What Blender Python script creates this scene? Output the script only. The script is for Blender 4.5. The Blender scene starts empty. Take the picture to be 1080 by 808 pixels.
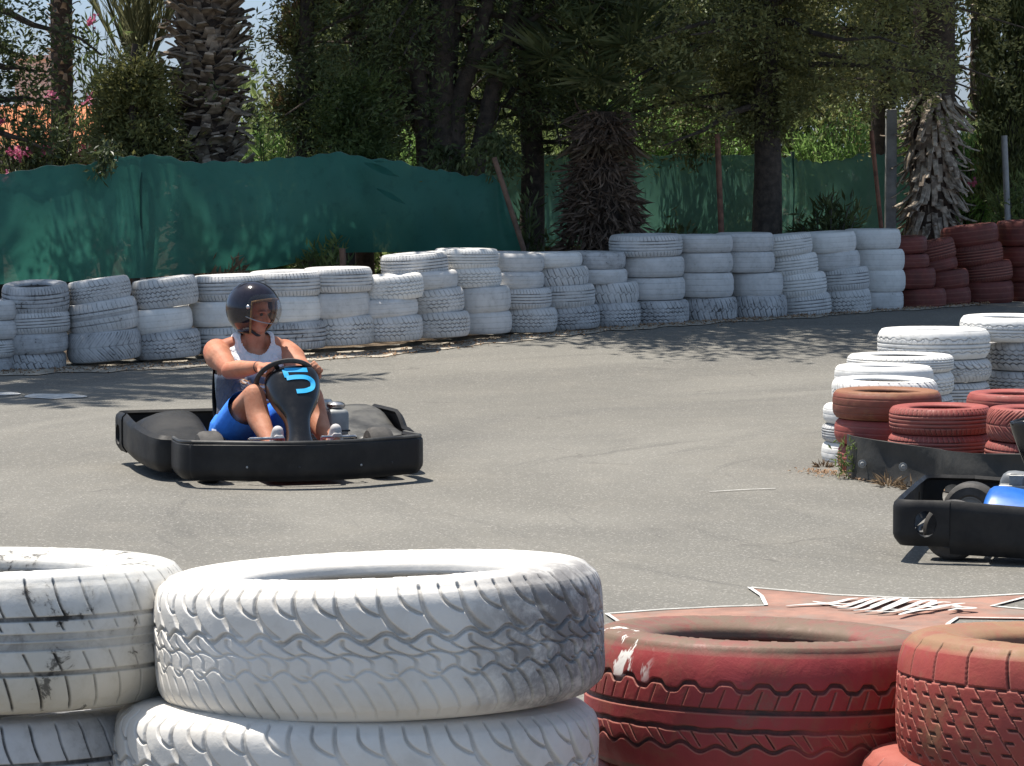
import bpy, bmesh, math, random
import numpy as np
from mathutils import Vector, Matrix, Euler
C = bpy.context.scene
COL = C.collection
rng = np.random.default_rng(7)
random.seed(7)
R_ = math.radians
PI = math.pi

# ------------------------------------------------------------------ camera
F = 3600.0; KY = 3600.0/2760.0; CX, CY = 540.0, 404.0; HCAM = 1.94
TH = math.atan((CY-150.0)/F)
def at(px, py, Y):
    u = (px-CX)/F; v = (CY-py)/F
    d = (u, math.cos(TH)+v*math.sin(TH), -math.sin(TH)+v*math.cos(TH))
    k = Y/d[1]
    return Vector((d[0]*k, Y, HCAM+d[2]*k))
def PX(px, Y): return (px-CX)/F*Y*1.004
def gz(Y):
    t = min(max((Y-26.0)/7.8, 0), 1)
    return 0.25*t*t*(3-2*t)
cam_d = bpy.data.cameras.new('camera'); cam = bpy.data.objects.new('camera', cam_d); COL.objects.link(cam)
cam.location = (0, 0, HCAM); cam.rotation_euler = (PI/2-TH, 0, 0)
cam_d.sensor_width = 36; cam_d.sensor_fit = 'HORIZONTAL'; cam_d.lens = 36*F/1080.0
cam_d.clip_start = 0.1; cam_d.clip_end = 2000
C.camera = cam

# ------------------------------------------------------------------ materials
class NT:
    def __init__(s, name):
        s.m = bpy.data.materials.new(name); s.m.use_nodes = True
        s.t = s.m.node_tree; s.t.nodes.clear()
        s.out = s.n('ShaderNodeOutputMaterial')
    def n(s, typ, **kw):
        x = s.t.nodes.new(typ)
        for k, v in kw.items():
            if k.startswith('i_'):
                key = k[2:]
                x.inputs[int(key) if key.isdigit() else key.replace('_', ' ')].default_value = v
            else: setattr(x, k, v)
        return x
    def l(s, a, b): s.t.links.new(a, b)
    def noise(s, vec, scale, detail=4, rough=.55, dist=0.0):
        x = s.n('ShaderNodeTexNoise'); x.inputs['Scale'].default_value = scale
        x.inputs['Detail'].default_value = detail; x.inputs['Roughness'].default_value = rough
        x.inputs['Distortion'].default_value = dist
        if vec is not None: s.l(vec, x.inputs['Vector'])
        return x.outputs['Fac']
    def ramp(s, fac, a, b, c0=0.0, c1=1.0):
        x = s.n('ShaderNodeMapRange'); x.interpolation_type = 'SMOOTHSTEP'
        x.inputs['From Min'].default_value = a; x.inputs['From Max'].default_value = b
        x.inputs['To Min'].default_value = c0; x.inputs['To Max'].default_value = c1
        s.l(fac, x.inputs['Value']); return x.outputs['Result']
    def math(s, op, a, b=None, clamp=False):
        x = s.n('ShaderNodeMath'); x.operation = op; x.use_clamp = clamp
        for i, v in enumerate((a, b)):
            if v is None: continue
            if isinstance(v, (int, float)): x.inputs[i].default_value = v
            else: s.l(v, x.inputs[i])
        return x.outputs[0]
    def mix(s, fac, a, b):
        x = s.n('ShaderNodeMix'); x.data_type = 'RGBA'
        if isinstance(fac, (int, float)): x.inputs[0].default_value = fac
        else: s.l(fac, x.inputs[0])
        for i, v in ((6, a), (7, b)):
            if isinstance(v, tuple): x.inputs[i].default_value = (*v[:3], 1)
            else: s.l(v, x.inputs[i])
        return x.outputs[2]
    def bump(s, h, strength=.3, dist=.01, prev=None):
        x = s.n('ShaderNodeBump'); x.inputs['Strength'].default_value = strength; x.inputs['Distance'].default_value = dist
        s.l(h, x.inputs['Height'])
        if prev is not None: s.l(prev, x.inputs['Normal'])
        return x.outputs['Normal']
    def bsdf(s, col, rough=.6, metal=0.0, normal=None, spec=.5, **kw):
        b = s.n('ShaderNodeBsdfPrincipled')
        if isinstance(col, tuple): b.inputs['Base Color'].default_value = (*col[:3], 1)
        else: s.l(col, b.inputs['Base Color'])
        if isinstance(rough, (int, float)): b.inputs['Roughness'].default_value = rough
        else: s.l(rough, b.inputs['Roughness'])
        b.inputs['Metallic'].default_value = metal
        b.inputs['Specular IOR Level'].default_value = spec
        for k, v in kw.items(): b.inputs[k.replace('_', ' ')].default_value = v
        if normal is not None: s.l(normal, b.inputs['Normal'])
        s.l(b.outputs[0], s.out.inputs['Surface']); return b
    def objvec(s, rnd=True):
        tc = s.n('ShaderNodeTexCoord')
        if not rnd: return tc.outputs['Object']
        oi = s.n('ShaderNodeObjectInfo'); vm = s.n('ShaderNodeVectorMath'); vm.operation = 'ADD'
        mu = s.math('MULTIPLY', oi.outputs['Random'], 37.0)
        s.l(tc.outputs['Object'], vm.inputs[0]); s.l(mu, vm.inputs[1]); return vm.outputs[0]

def simple(name, col, rough=.6, metal=0.0, var=.15, scale=8, bump=0.0, spec=.5, dust=None, dust_amt=.0, **kw):
    t = NT(name); v = t.objvec()
    n = t.noise(v, scale, 5, .6)
    c = t.mix(t.ramp(n, .3, .7), tuple(x*(1-var) for x in col), tuple(min(1, x*(1+var)) for x in col))
    if dust:
        n2 = t.noise(v, scale*.6, 6, .65)
        c = t.mix(t.math('MULTIPLY', t.ramp(n2, .42, .66), dust_amt), c, dust)
    nm = t.bump(t.noise(v, scale*4, 4), bump, .01) if bump else None
    rr = t.ramp(n, .25, .75, max(0, rough-.08), min(1, rough+.1))
    t.bsdf(c, rr, metal, nm, spec, **kw); return t.m

def tyre_mat(name, paint, paint2, dirt, gd=.5, wear=.5, scale=6, side_col=None, side_amt=0., under=(.035, .033, .032), yellow=0.0, dark_right=0.0, splash=False, edge=None):
    t = NT(name); v = t.objvec(); raw = t.n('ShaderNodeTexCoord').outputs['Object']
    at_ = t.n('ShaderNodeAttribute'); at_.attribute_name = 'groove'; g = at_.outputs['Fac']
    as_ = t.n('ShaderNodeAttribute'); as_.attribute_name = 'side'; sd = as_.outputs['Fac']
    n1 = t.noise(v, scale, 6, .6); n2 = t.noise(v, scale*5, 6, .7, .4); n3 = t.noise(v, scale*22, 4, .7)
    c = t.mix(t.ramp(n1, .35, .65), paint, paint2)
    if edge:
        ae = t.n('ShaderNodeAttribute'); ae.attribute_name = 'edge'
        c = t.mix(t.math('MULTIPLY', ae.outputs['Fac'], .55), c, edge)
    # film of dirt
    dm = t.math('MULTIPLY', t.ramp(n2, .45, .72), t.ramp(n1, .3, .7, .15, 1.0))
    c = t.mix(t.math('MULTIPLY', dm, .75*wear), c, dirt)
    if yellow > 0:
        sp = t.n('ShaderNodeSeparateXYZ'); t.l(raw, sp.inputs[0])
        low = t.ramp(sp.outputs['Z'], .02, -.09)
        c = t.mix(t.math('MULTIPLY', low, yellow), c, (.52, .46, .34))
    if side_col:
        sm = t.math('MULTIPLY', sd, t.ramp(n2, .25, .6, .45, 1.0))
        c = t.mix(t.math('MULTIPLY', sm, side_amt), c, side_col)
        # patches reaching over the shoulder
        ns = t.math('MULTIPLY', t.ramp(t.noise(v, scale*1.3, 6, .7), .56, .68), side_amt*.7)
        c = t.mix(ns, c, side_col)
    # grooves keep dirt
    gm = t.math('MULTIPLY', g, t.ramp(n2, .3, .62, gd*.55, gd*1.0), True)
    c = t.mix(gm, c, under)
    # worn-off paint
    wn = t.math('ADD', t.math('MULTIPLY', n2, .6), t.math('MULTIPLY', n1, .4))
    wm = t.ramp(wn, .72-.14*wear, .76-.14*wear)
    c = t.mix(t.math('MULTIPLY', wm, .8), c, under)
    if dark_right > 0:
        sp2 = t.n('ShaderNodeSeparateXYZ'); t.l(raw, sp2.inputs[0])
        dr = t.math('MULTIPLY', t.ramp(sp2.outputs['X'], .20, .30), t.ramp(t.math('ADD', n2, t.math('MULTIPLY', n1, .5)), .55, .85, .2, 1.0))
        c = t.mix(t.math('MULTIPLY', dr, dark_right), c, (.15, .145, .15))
    if splash:
        sp3 = t.n('ShaderNodeSeparateXYZ'); t.l(raw, sp3.inputs[0])
        # spilled white paint near the front left shoulder
        mp = t.n('ShaderNodeMapping'); mp.inputs['Scale'].default_value = (34, 34, 9); t.l(raw, mp.inputs['Vector'])
        sn = t.noise(mp.outputs[0], 1.0, 4, .6, .5)
        loc = t.math('MULTIPLY', t.math('MULTIPLY', t.ramp(sp3.outputs['X'], -.296, -.282), t.ramp(sp3.outputs['X'], -.195, -.225)),
                     t.math('MULTIPLY', t.ramp(sp3.outputs['Z'], .028, .05), t.ramp(sp3.outputs['Y'], 0, -.05)))
        c = t.mix(t.math('MULTIPLY', t.ramp(sn, .565, .61), loc), c, (.8, .78, .74))
    nm = t.bump(n2, .35, .004); nm = t.bump(n3, .22, .002, nm)
    t.bsdf(c, t.ramp(n2, .3, .7, .5, .75), 0, nm, .35)
    return t.m

M = {}
W1c, W2c, Dc = (.78, .78, .77), (.70, .70, .69), (.36, .34, .31)
M['w_clean'] = tyre_mat('white_paint_clean', (.80, .785, .75), (.71, .70, .67), (.42, .39, .34), .55, .5)
M['w_mid'] = tyre_mat('white_paint_dusty', (.66, .65, .635), (.56, .555, .54), Dc, .8, .68)
M['w_dirty'] = tyre_mat('white_paint_worn', (.56, .56, .56), (.42, .42, .42), (.16, .15, .14), .95, 1.0)
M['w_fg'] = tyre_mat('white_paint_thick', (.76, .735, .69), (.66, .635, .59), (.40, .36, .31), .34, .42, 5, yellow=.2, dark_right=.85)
M['w_fg2'] = tyre_mat('white_paint_weathered', (.68, .67, .64), (.55, .54, .50), (.33, .30, .25), 1.0, 1.12, 5, yellow=.6)
M['r_wall'] = tyre_mat('red_paint_old', (.19, .048, .038), (.13, .036, .030), (.16, .09, .065), .6, .5, edge=(.42, .17, .11))
M['r_mid'] = tyre_mat('red_paint_faded', (.33, .075, .062), (.25, .056, .048), (.24, .13, .09), .7, .6, edge=(.42, .19, .14))
M['r_brown'] = tyre_mat('red_paint_browned', (.23, .072, .048), (.18, .06, .04), (.22, .12, .065), .6, .6, side_col=(.27, .13, .065), side_amt=.8)
M['r_fg'] = tyre_mat('red_paint_mossy', (.35, .048, .050), (.25, .038, .040), (.23, .15, .075), .9, .6, 4, side_col=(.17, .115, .08), side_amt=1.0, splash=True, edge=(.45, .20, .14))
M['r_fg2'] = tyre_mat('red_paint_rusty', (.37, .065, .052), (.27, .052, .043), (.29, .13, .06), .9, .5, 4, side_col=(.27, .155, .085), side_amt=1.0, edge=(.55, .22, .16))
M['r_fg3'] = tyre_mat('red_paint_pale', (.38, .11, .085), (.30, .085, .065), (.26, .13, .08), .6, .4, 4)

def asphalt():
    t = NT('asphalt'); tc = t.n('ShaderNodeTexCoord'); v = tc.outputs['Object']
    big = t.noise(v, .22, 5, .55, .6); mid = t.noise(v, 1.6, 6, .65)
    def polar(cx, cy, ka, kr):
        sp = t.n('ShaderNodeSeparateXYZ'); t.l(v, sp.inputs[0]); dx = t.math('SUBTRACT', sp.outputs['X'], cx); dy = t.math('SUBTRACT', sp.outputs['Y'], cy)
        r = t.math('SQRT', t.math('ADD', t.math('MULTIPLY', dx, dx), t.math('MULTIPLY', dy, dy))); a = t.math('ARCTAN2', dy, dx)
        cb = t.n('ShaderNodeCombineXYZ'); t.l(t.math('MULTIPLY', a, ka), cb.inputs[0]); t.l(t.math('MULTIPLY', r, kr), cb.inputs[1]); return cb.outputs[0]
    streak = t.noise(polar(7.0, 20.0, 1.3, .55), 1.3, 5, .55, .9)
    skid = t.noise(polar(6.0, 18.5, 1.6, 4.2), 1.1, 5, .65, .5); seam = t.noise(polar(8.5, 21.0, 1.2, 7.0), 1.0, 3, .6, .3)
    fine = t.noise(v, 70, 3, .8); grit = t.n('ShaderNodeTexVoronoi'); grit.inputs['Scale'].default_value = 110; t.l(v, grit.inputs['Vector'])
    c = t.mix(t.ramp(big, .35, .65), (.150, .143, .125), (.188, .180, .158))
    c = t.mix(t.ramp(streak, .38, .68), c, (.128, .123, .110))
    c = t.mix(t.math('MULTIPLY', t.ramp(skid, .56, .72), t.ramp(big, .35, .6, .25, .85)), c, (.088, .085, .078))
    c = t.mix(t.math('MULTIPLY', t.ramp(seam, .66, .72), t.ramp(mid, .45, .65, 0, .6)), c, (.085, .083, .08))
    c = t.mix(t.math('MULTIPLY', t.ramp(mid, .45, .75), .35), c, (.215, .20, .17))
    c = t.mix(t.math('MULTIPLY', t.ramp(fine, .44, .74), .45), c, (.245, .235, .21))
    c = t.mix(t.math('MULTIPLY', t.ramp(fine, .50, .26), .6), c, (.085, .083, .08))
    gc = t.n('ShaderNodeSeparateColor'); t.l(grit.outputs['Color'], gc.inputs[0])
    c = t.mix(t.math('MULTIPLY', t.ramp(gc.outputs[0], .90, .97), .6), c, (.38, .36, .33))
    # long cracks
    vc = t.n('ShaderNodeTexVoronoi'); vc.feature = 'DISTANCE_TO_EDGE'; vc.inputs['Scale'].default_value = .30
    vv = t.n('ShaderNodeVectorMath'); vv.operation = 'ADD'
    nn = t.n('ShaderNodeTexNoise'); nn.inputs['Scale'].default_value = 1.1; nn.inputs['Detail'].default_value = 5; t.l(v, nn.inputs['Vector'])
    t.l(v, vv.inputs[0]); t.l(nn.outputs['Color'], vv.inputs[1]); t.l(vv.outputs[0], vc.inputs['Vector'])
    c = t.mix(t.math('MULTIPLY', t.ramp(vc.outputs['Distance'], .0055, .001), t.ramp(mid, .48, .58, 0, .5)), c, (.08, .075, .07))
    h = t.math('ADD', t.math('MULTIPLY', fine, .5), t.math('MULTIPLY', grit.outputs['Distance'], .5))
    t.bsdf(c, .85, 0, t.bump(h, .5, .006), .3); return t.m
M['asphalt'] = asphalt()
def ground_mat():
    t = NT('dry_earth'); v = t.n('ShaderNodeTexCoord').outputs['Object']
    a = t.noise(v, 1.2, 7, .65); b = t.noise(v, 14, 6, .7)
    c = t.mix(t.ramp(a, .35, .65), (.13, .095, .065), (.21, .165, .12)); c = t.mix(t.math('MULTIPLY', t.ramp(b, .45, .65), .6), c, (.075, .055, .04))
    t.bsdf(c, .95, 0, t.bump(b, .8, .04), .2); return t.m
M['earth'] = ground_mat()
M['sand'] = simple('pale_grit', (.36, .32, .26), .95, var=.35, scale=9, bump=.6)
M['litter'] = simple('dead_leaf', (.26, .16, .09), .9, var=.4, scale=3)
M['line'] = simple('white_road_paint', (.62, .61, .58), .75, var=.18, scale=14, dust=(.3, .29, .27), dust_amt=.6)
M['starred'] = simple('red_road_paint', (.29, .155, .115), .8, var=.22, scale=6, dust=(.21, .18, .15), dust_amt=.75, bump=.2)

def leaf_mat(name, c1, c2, trans=.35, rough=.5, scale=1.5):
    t = NT(name); geo = t.n('ShaderNodeNewGeometry')
    tc = t.n('ShaderNodeTexCoord'); n = t.noise(tc.outputs['Object'], scale, 3)
    r = geo.outputs['Random Per Island']
    n_b = t.ramp(t.noise(tc.outputs['Object'], scale*2.4, 3), .42, .62)
    c = t.mix(t.math('ADD', t.math('MULTIPLY', r, .45), t.math('MULTIPLY', n_b, .55), True), c1, c2)
    b = t.bsdf(c, rough, 0, None, .3)
    tr = t.n('ShaderNodeBsdfTranslucent'); t.l(t.mix(.5, c, tuple(min(1, x*2.0) for x in c2)), tr.inputs['Color'])
    ms = t.n('ShaderNodeMixShader'); ms.inputs[0].default_value = trans
    t.l(b.outputs[0], ms.inputs[1]); t.l(tr.outputs[0], ms.inputs[2]); t.l(ms.outputs[0], t.out.inputs['Surface'])
    return t.m
M['conifer'] = leaf_mat('conifer_needles', (.026, .036, .015), (.14, .175, .065), .2)
M['cypress'] = leaf_mat('cypress_sprays', (.040, .050, .019), (.30, .30, .11), .22)
M['column'] = leaf_mat('column_cypress_sprays', (.030, .042, .015), (.16, .18, .06), .2)
M['oleander'] = leaf_mat('oleander_leaves', (.07, .13, .04), (.28, .44, .13), .42, .4)
M['oleander_d'] = leaf_mat('dark_broad_leaves', (.022, .036, .016), (.12, .15, .06), .3, .4)
M['palmleaf'] = leaf_mat('palm_fronds', (.045, .065, .025), (.19, .21, .09), .3, .4)
M['deadfrond'] = leaf_mat('dry_fronds', (.10, .065, .038), (.26, .19, .12), .15, .7)
M['deadtwig'] = leaf_mat('brown_dead_sprays', (.09, .055, .03), (.24, .15, .075), .15, .7)
M['shrub'] = leaf_mat('olive_leaves', (.045, .07, .025), (.22, .28, .10), .35, .5)
M['yucca'] = leaf_mat('strap_leaves', (.07, .085, .035), (.24, .24, .13), .3, .45)
M['pink'] = leaf_mat('pink_petals', (.62, .08, .22), (.85, .25, .38), .4, .5)
M['whitef'] = leaf_mat('white_petals', (.7, .7, .66), (.8, .8, .76), .4, .5)
M['yellowf'] = leaf_mat('yellow_petals', (.7, .5, .04), (.8, .6, .08), .4, .5)
M['bark'] = simple('bark', (.075, .058, .045), .95, var=.45, scale=14, bump=1.0)
M['bark_g'] = simple('grey_bark', (.13, .115, .10), .95, var=.45, scale=14, bump=1.0)
M['palmcore'] = simple('palm_fibre', (.06, .042, .03), .95, var=.5, scale=20, bump=1.0)
M['boot'] = leaf_mat('palm_leaf_bases', (.10, .072, .052), (.52, .42, .32), .0, .8, 4)
M['boot_pale'] = leaf_mat('pale_palm_leaf_bases', (.11, .08, .06), (.66, .56, .44), .0, .8, 6)
M['shag'] = leaf_mat('shaggy_palm_fibres', (.09, .062, .045), (.27, .19, .135), .0, .9, 4)

def net_mat(name, c1, c2, alpha):
    t = NT(name); v = t.n('ShaderNodeTexCoord').outputs['Object']
    a = t.noise(v, .8, 5, .6, .5); b = t.noise(v, 9, 5, .6)
    mp = t.n('ShaderNodeMapping'); mp.inputs['Scale'].default_value = (260, 260, 260); t.l(v, mp.inputs['Vector'])
    w = t.n('ShaderNodeTexNoise'); w.inputs['Scale'].default_value = 1; t.l(mp.outputs[0], w.inputs['Vector'])
    c = t.mix(t.ramp(a, .3, .7), c1, c2); c = t.mix(t.math('MULTIPLY', t.ramp(b, .5, .75), .35), c, tuple(x*.5 for x in c1))
    b_ = t.bsdf(c, .55, 0, t.bump(w.outputs['Fac'], .2, .002), .4)
    tl = t.n('ShaderNodeBsdfTranslucent'); t.l(c, tl.inputs['Color'])
    m1 = t.n('ShaderNodeMixShader'); m1.inputs[0].default_value = .38; t.l(b_.outputs[0], m1.inputs[1]); t.l(tl.outputs[0], m1.inputs[2])
    tp = t.n('ShaderNodeBsdfTransparent'); m2 = t.n('ShaderNodeMixShader'); m2.inputs[0].default_value = alpha
    t.l(tp.outputs[0], m2.inputs[1]); t.l(m1.outputs[0], m2.inputs[2]); t.l(m2.outputs[0], t.out.inputs['Surface']); return t.m
M['net'] = net_mat('green_shade_net', (.038, .18, .137), (.060, .245, .19), .93)
M['net_old'] = net_mat('faded_green_shade_net', (.085, .215, .155), (.13, .29, .21), .90)
M['net_dark'] = simple('dark_green_post_shadow', (.012, .07, .055), .8)  # colour of the strips that stand in for post shadows on the nets
M['rust'] = simple('rusty_steel', (.24, .115, .075), .85, var=.4, scale=9, bump=.3)
M['galv'] = simple('galvanised_steel', (.30, .31, .31), .6, .3, var=.2, scale=9)
M['concrete'] = simple('weathered_concrete', (.26, .26, .25), .9, var=.25, scale=7, bump=.5)
M['wood'] = simple('weathered_wood', (.16, .10, .07), .9, var=.35, scale=9, bump=.5)
M['stucco'] = simple('white_stucco', (.66, .63, .56), .9, var=.08, scale=5, bump=.2)
M['belt'] = simple('black_rubber_belt', (.022, .023, .022), .7, var=.35, scale=6, bump=.3, dust=(.06, .055, .048), dust_amt=.5)
M['plastic'] = simple('scuffed_black_plastic', (.009, .009, .010), .55, var=.3, scale=7, bump=.12, spec=.3, dust=(.030, .029, .027), dust_amt=.55)
M['plastic_gloss'] = simple('glossy_black_plastic', (.010, .010, .011), .17, var=.2, scale=7, bump=.05, dust=(.03, .03, .028), dust_amt=.25)
M['plastic_worn'] = simple('greyed_black_plastic', (.030, .030, .030), .5, var=.3, scale=6, bump=.12, dust=(.14, .135, .12), dust_amt=.7)
M['rubber'] = simple('kart_tyre_rubber', (.040, .038, .036), .8, var=.3, scale=10, bump=.2, dust=(.12, .11, .10), dust_amt=.6)
M['steel'] = simple('brushed_steel', (.45, .45, .46), .3, 1.0, var=.2, scale=20)
M['frame'] = simple('dark_frame_paint', (.03, .03, .032), .45, .2)
M['engine'] = simple('cast_aluminium', (.35, .35, .34), .45, .8, var=.3, scale=15)
M['hubgrey'] = simple('hub_grey', (.2, .2, .2), .5)
M['redpaint'] = simple('red_tray_paint', (.30, .03, .04), .5)
M['bluenum'] = simple('cyan_number_vinyl', (.02, .42, .80), .45, var=.06, scale=8)
M['blueplas'] = simple('blue_plastic', (.02, .14, .52), .35, var=.15, scale=6)
M['greyplas'] = simple('grey_plastic', (.16, .17, .18), .45, var=.2, scale=6)
M['shoe'] = simple('white_shoe', (.55, .52, .50), .7, var=.12, scale=14)
M['sole'] = simple('shoe_sole', (.16, .13, .12), .8)
M['shorts'] = simple('blue_shorts_cloth', (.045, .26, .95), .75, var=.12, scale=10, bump=.2)
M['trim'] = simple('white_stripe_cloth', (.7, .7, .7), .8)
M['band'] = simple('black_wristband', (.015, .015, .016), .5)
M['hair'] = simple('dark_hair', (.03, .02, .015), .6)
M['gold'] = simple('tan_lining', (.23, .13, .055), .8, var=.3, scale=25, bump=.3)
M['eye'] = simple('eye', (.06, .045, .035), .3)

def skin_mat():
    t = NT('skin'); v = t.n('ShaderNodeTexCoord').outputs['Object']
    n = t.noise(v, 9, 5, .6)
    c = t.mix(t.ramp(n, .3, .7), (.44, .175, .10), (.56, .27, .17)); c = t.mix(t.math('MULTIPLY', t.ramp(t.noise(v, 3.5, 4, .6), .48, .66), .6), c, (.52, .15, .085)); c = t.mix(t.math('MULTIPLY', t.ramp(t.noise(v, 55, 4, .7), .62, .72), .5), c, (.30, .11, .06))
    at_ = t.n('ShaderNodeAttribute'); at_.attribute_name = 'lip'; c = t.mix(at_.outputs['Fac'], c, (.26, .09, .07))
    b = t.bsdf(c, .62, 0, t.bump(t.noise(v, 60, 5), .3, .004), .25)
    b.inputs['Subsurface Weight'].default_value = .08; b.inputs['Subsurface Radius'].default_value = (.02, .008, .004); b.inputs['Subsurface Scale'].default_value = .5
    return t.m
M['skin'] = skin_mat()
def tank_mat():
    t = NT('printed_tank_cloth'); v = t.n('ShaderNodeTexCoord').outputs['Object']
    sp = t.n('ShaderNodeSeparateXYZ'); t.l(v, sp.inputs[0])
    n = t.noise(v, 9, 4, .5, .8)
    c = t.mix(.0, (.74, .74, .76), (.74, .74, .76))
    zz = t.math('ADD', sp.outputs['Z'], t.math('MULTIPLY', n, .10))
    low = t.ramp(zz, .63, .58)
    c = t.mix(low, c, (.115, .12, .15))
    # orange and white sweeps on the chest
    w = t.math('SINE', t.math('ADD', t.math('MULTIPLY', zz, 95), t.math('MULTIPLY', sp.outputs['Y'], 14)))
    reg = t.math('MULTIPLY', t.ramp(sp.outputs['Y'], -.20, -.12), low)
    c = t.mix(t.math('MULTIPLY', t.ramp(w, -.1, .3), reg), c, (.70, .33, .13))
    c = t.mix(t.math('MULTIPLY', t.ramp(w, .75, .9), reg), c, (.74, .70, .66))
    # pale grey side panel
    back = t.math('MULTIPLY', t.ramp(sp.outputs['X'], -.315, -.345), low)
    c = t.mix(back, c, (.36, .40, .41))
    t.bsdf(c, .8, 0, t.bump(t.noise(v, 13, 3, .5, 1.5), .9, .035), .3); return t.m
M['tank'] = tank_mat()
def helmet_mat():
    t = NT('helmet_shell'); v = t.n('ShaderNodeTexCoord').outputs['Object']
    n = t.noise(v, 30, 4, .7)
    t.bsdf(t.mix(t.ramp(n, .3, .7), (.010, .009, .016), (.018, .016, .026)), .12, 0, None, .35, Coat_Weight=.35, Coat_Roughness=.04); return t.m
M['helmet'] = helmet_mat()
def visor_mat():
    t = NT('visor'); g = t.n('ShaderNodeBsdfGlossy'); g.inputs['Roughness'].default_value = .08; g.inputs['Color'].default_value = (.8, .85, .9, 1)
    tp = t.n('ShaderNodeBsdfTransparent'); tp.inputs['Color'].default_value = (.80, .78, .76, 1)
    df = t.n('ShaderNodeBsdfDiffuse'); df.inputs['Color'].default_value = (.5, .55, .6, 1)
    lw = t.n('ShaderNodeLayerWeight'); lw.inputs['Blend'].default_value = .35
    m0 = t.n('ShaderNodeMixShader'); m0.inputs[0].default_value = .03; t.l(tp.outputs[0], m0.inputs[1]); t.l(df.outputs[0], m0.inputs[2])
    m = t.n('ShaderNodeMixShader'); t.l(t.math('MULTIPLY', lw.outputs['Facing'], .35), m.inputs[0]); t.l(m0.outputs[0], m.inputs[1]); t.l(g.outputs[0], m.inputs[2])
    t.l(m.outputs[0], t.out.inputs['Surface']); return t.m
M['visor'] = visor_mat()
def roof_mat():
    t = NT('terracotta_tiles'); v = t.n('ShaderNodeTexCoord').outputs['Object']
    n = t.noise(v, 3, 5, .6)
    t.bsdf(t.mix(t.ramp(n, .3, .7), (.42, .15, .07), (.58, .25, .13)), .85, 0, None, .2); return t.m
M['roof'] = roof_mat()

# ------------------------------------------------------------------ object helpers
def tag(o, label=None, cat=None, group=None, kind=None):
    if label: o['label'] = label
    if cat: o['category'] = cat
    if group: o['group'] = group
    if kind: o['kind'] = kind
    return o
def empty(name, loc=(0, 0, 0), rz=0):
    o = bpy.data.objects.new(name, None); COL.objects.link(o); o.location = loc; o.rotation_euler = (0, 0, rz)
    o.empty_display_size = .1; return o
def link(name, me, mat=None, parent=None):
    o = bpy.data.objects.new(name, me); COL.objects.link(o)
    if mat is not None and len(me.materials) == 0: me.materials.append(M[mat] if isinstance(mat, str) else mat)
    if parent: o.parent = parent
    return o
def np_mesh(name, V, Fq, smooth=False, attrs=None):
    V = np.asarray(V, dtype=np.float32); Fq = np.asarray(Fq, dtype=np.int32); k = Fq.shape[1]
    me = bpy.data.meshes.new(name); me.vertices.add(len(V)); me.vertices.foreach_set('co', V.ravel())
    me.loops.add(Fq.size); me.loops.foreach_set('vertex_index', Fq.ravel())
    me.polygons.add(len(Fq)); me.polygons.foreach_set('loop_start', np.arange(0, Fq.size, k, dtype=np.int32))
    if smooth: me.polygons.foreach_set('use_smooth', np.ones(len(Fq), dtype=bool))
    else: me.polygons.foreach_set('use_smooth', np.zeros(len(Fq), dtype=bool))
    for n, a in (attrs or {}).items():
        at_ = me.attributes.new(n, 'FLOAT', 'POINT'); at_.data.foreach_set('value', np.asarray(a, dtype=np.float32).ravel())
    me.update(calc_edges=True); return me
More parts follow.
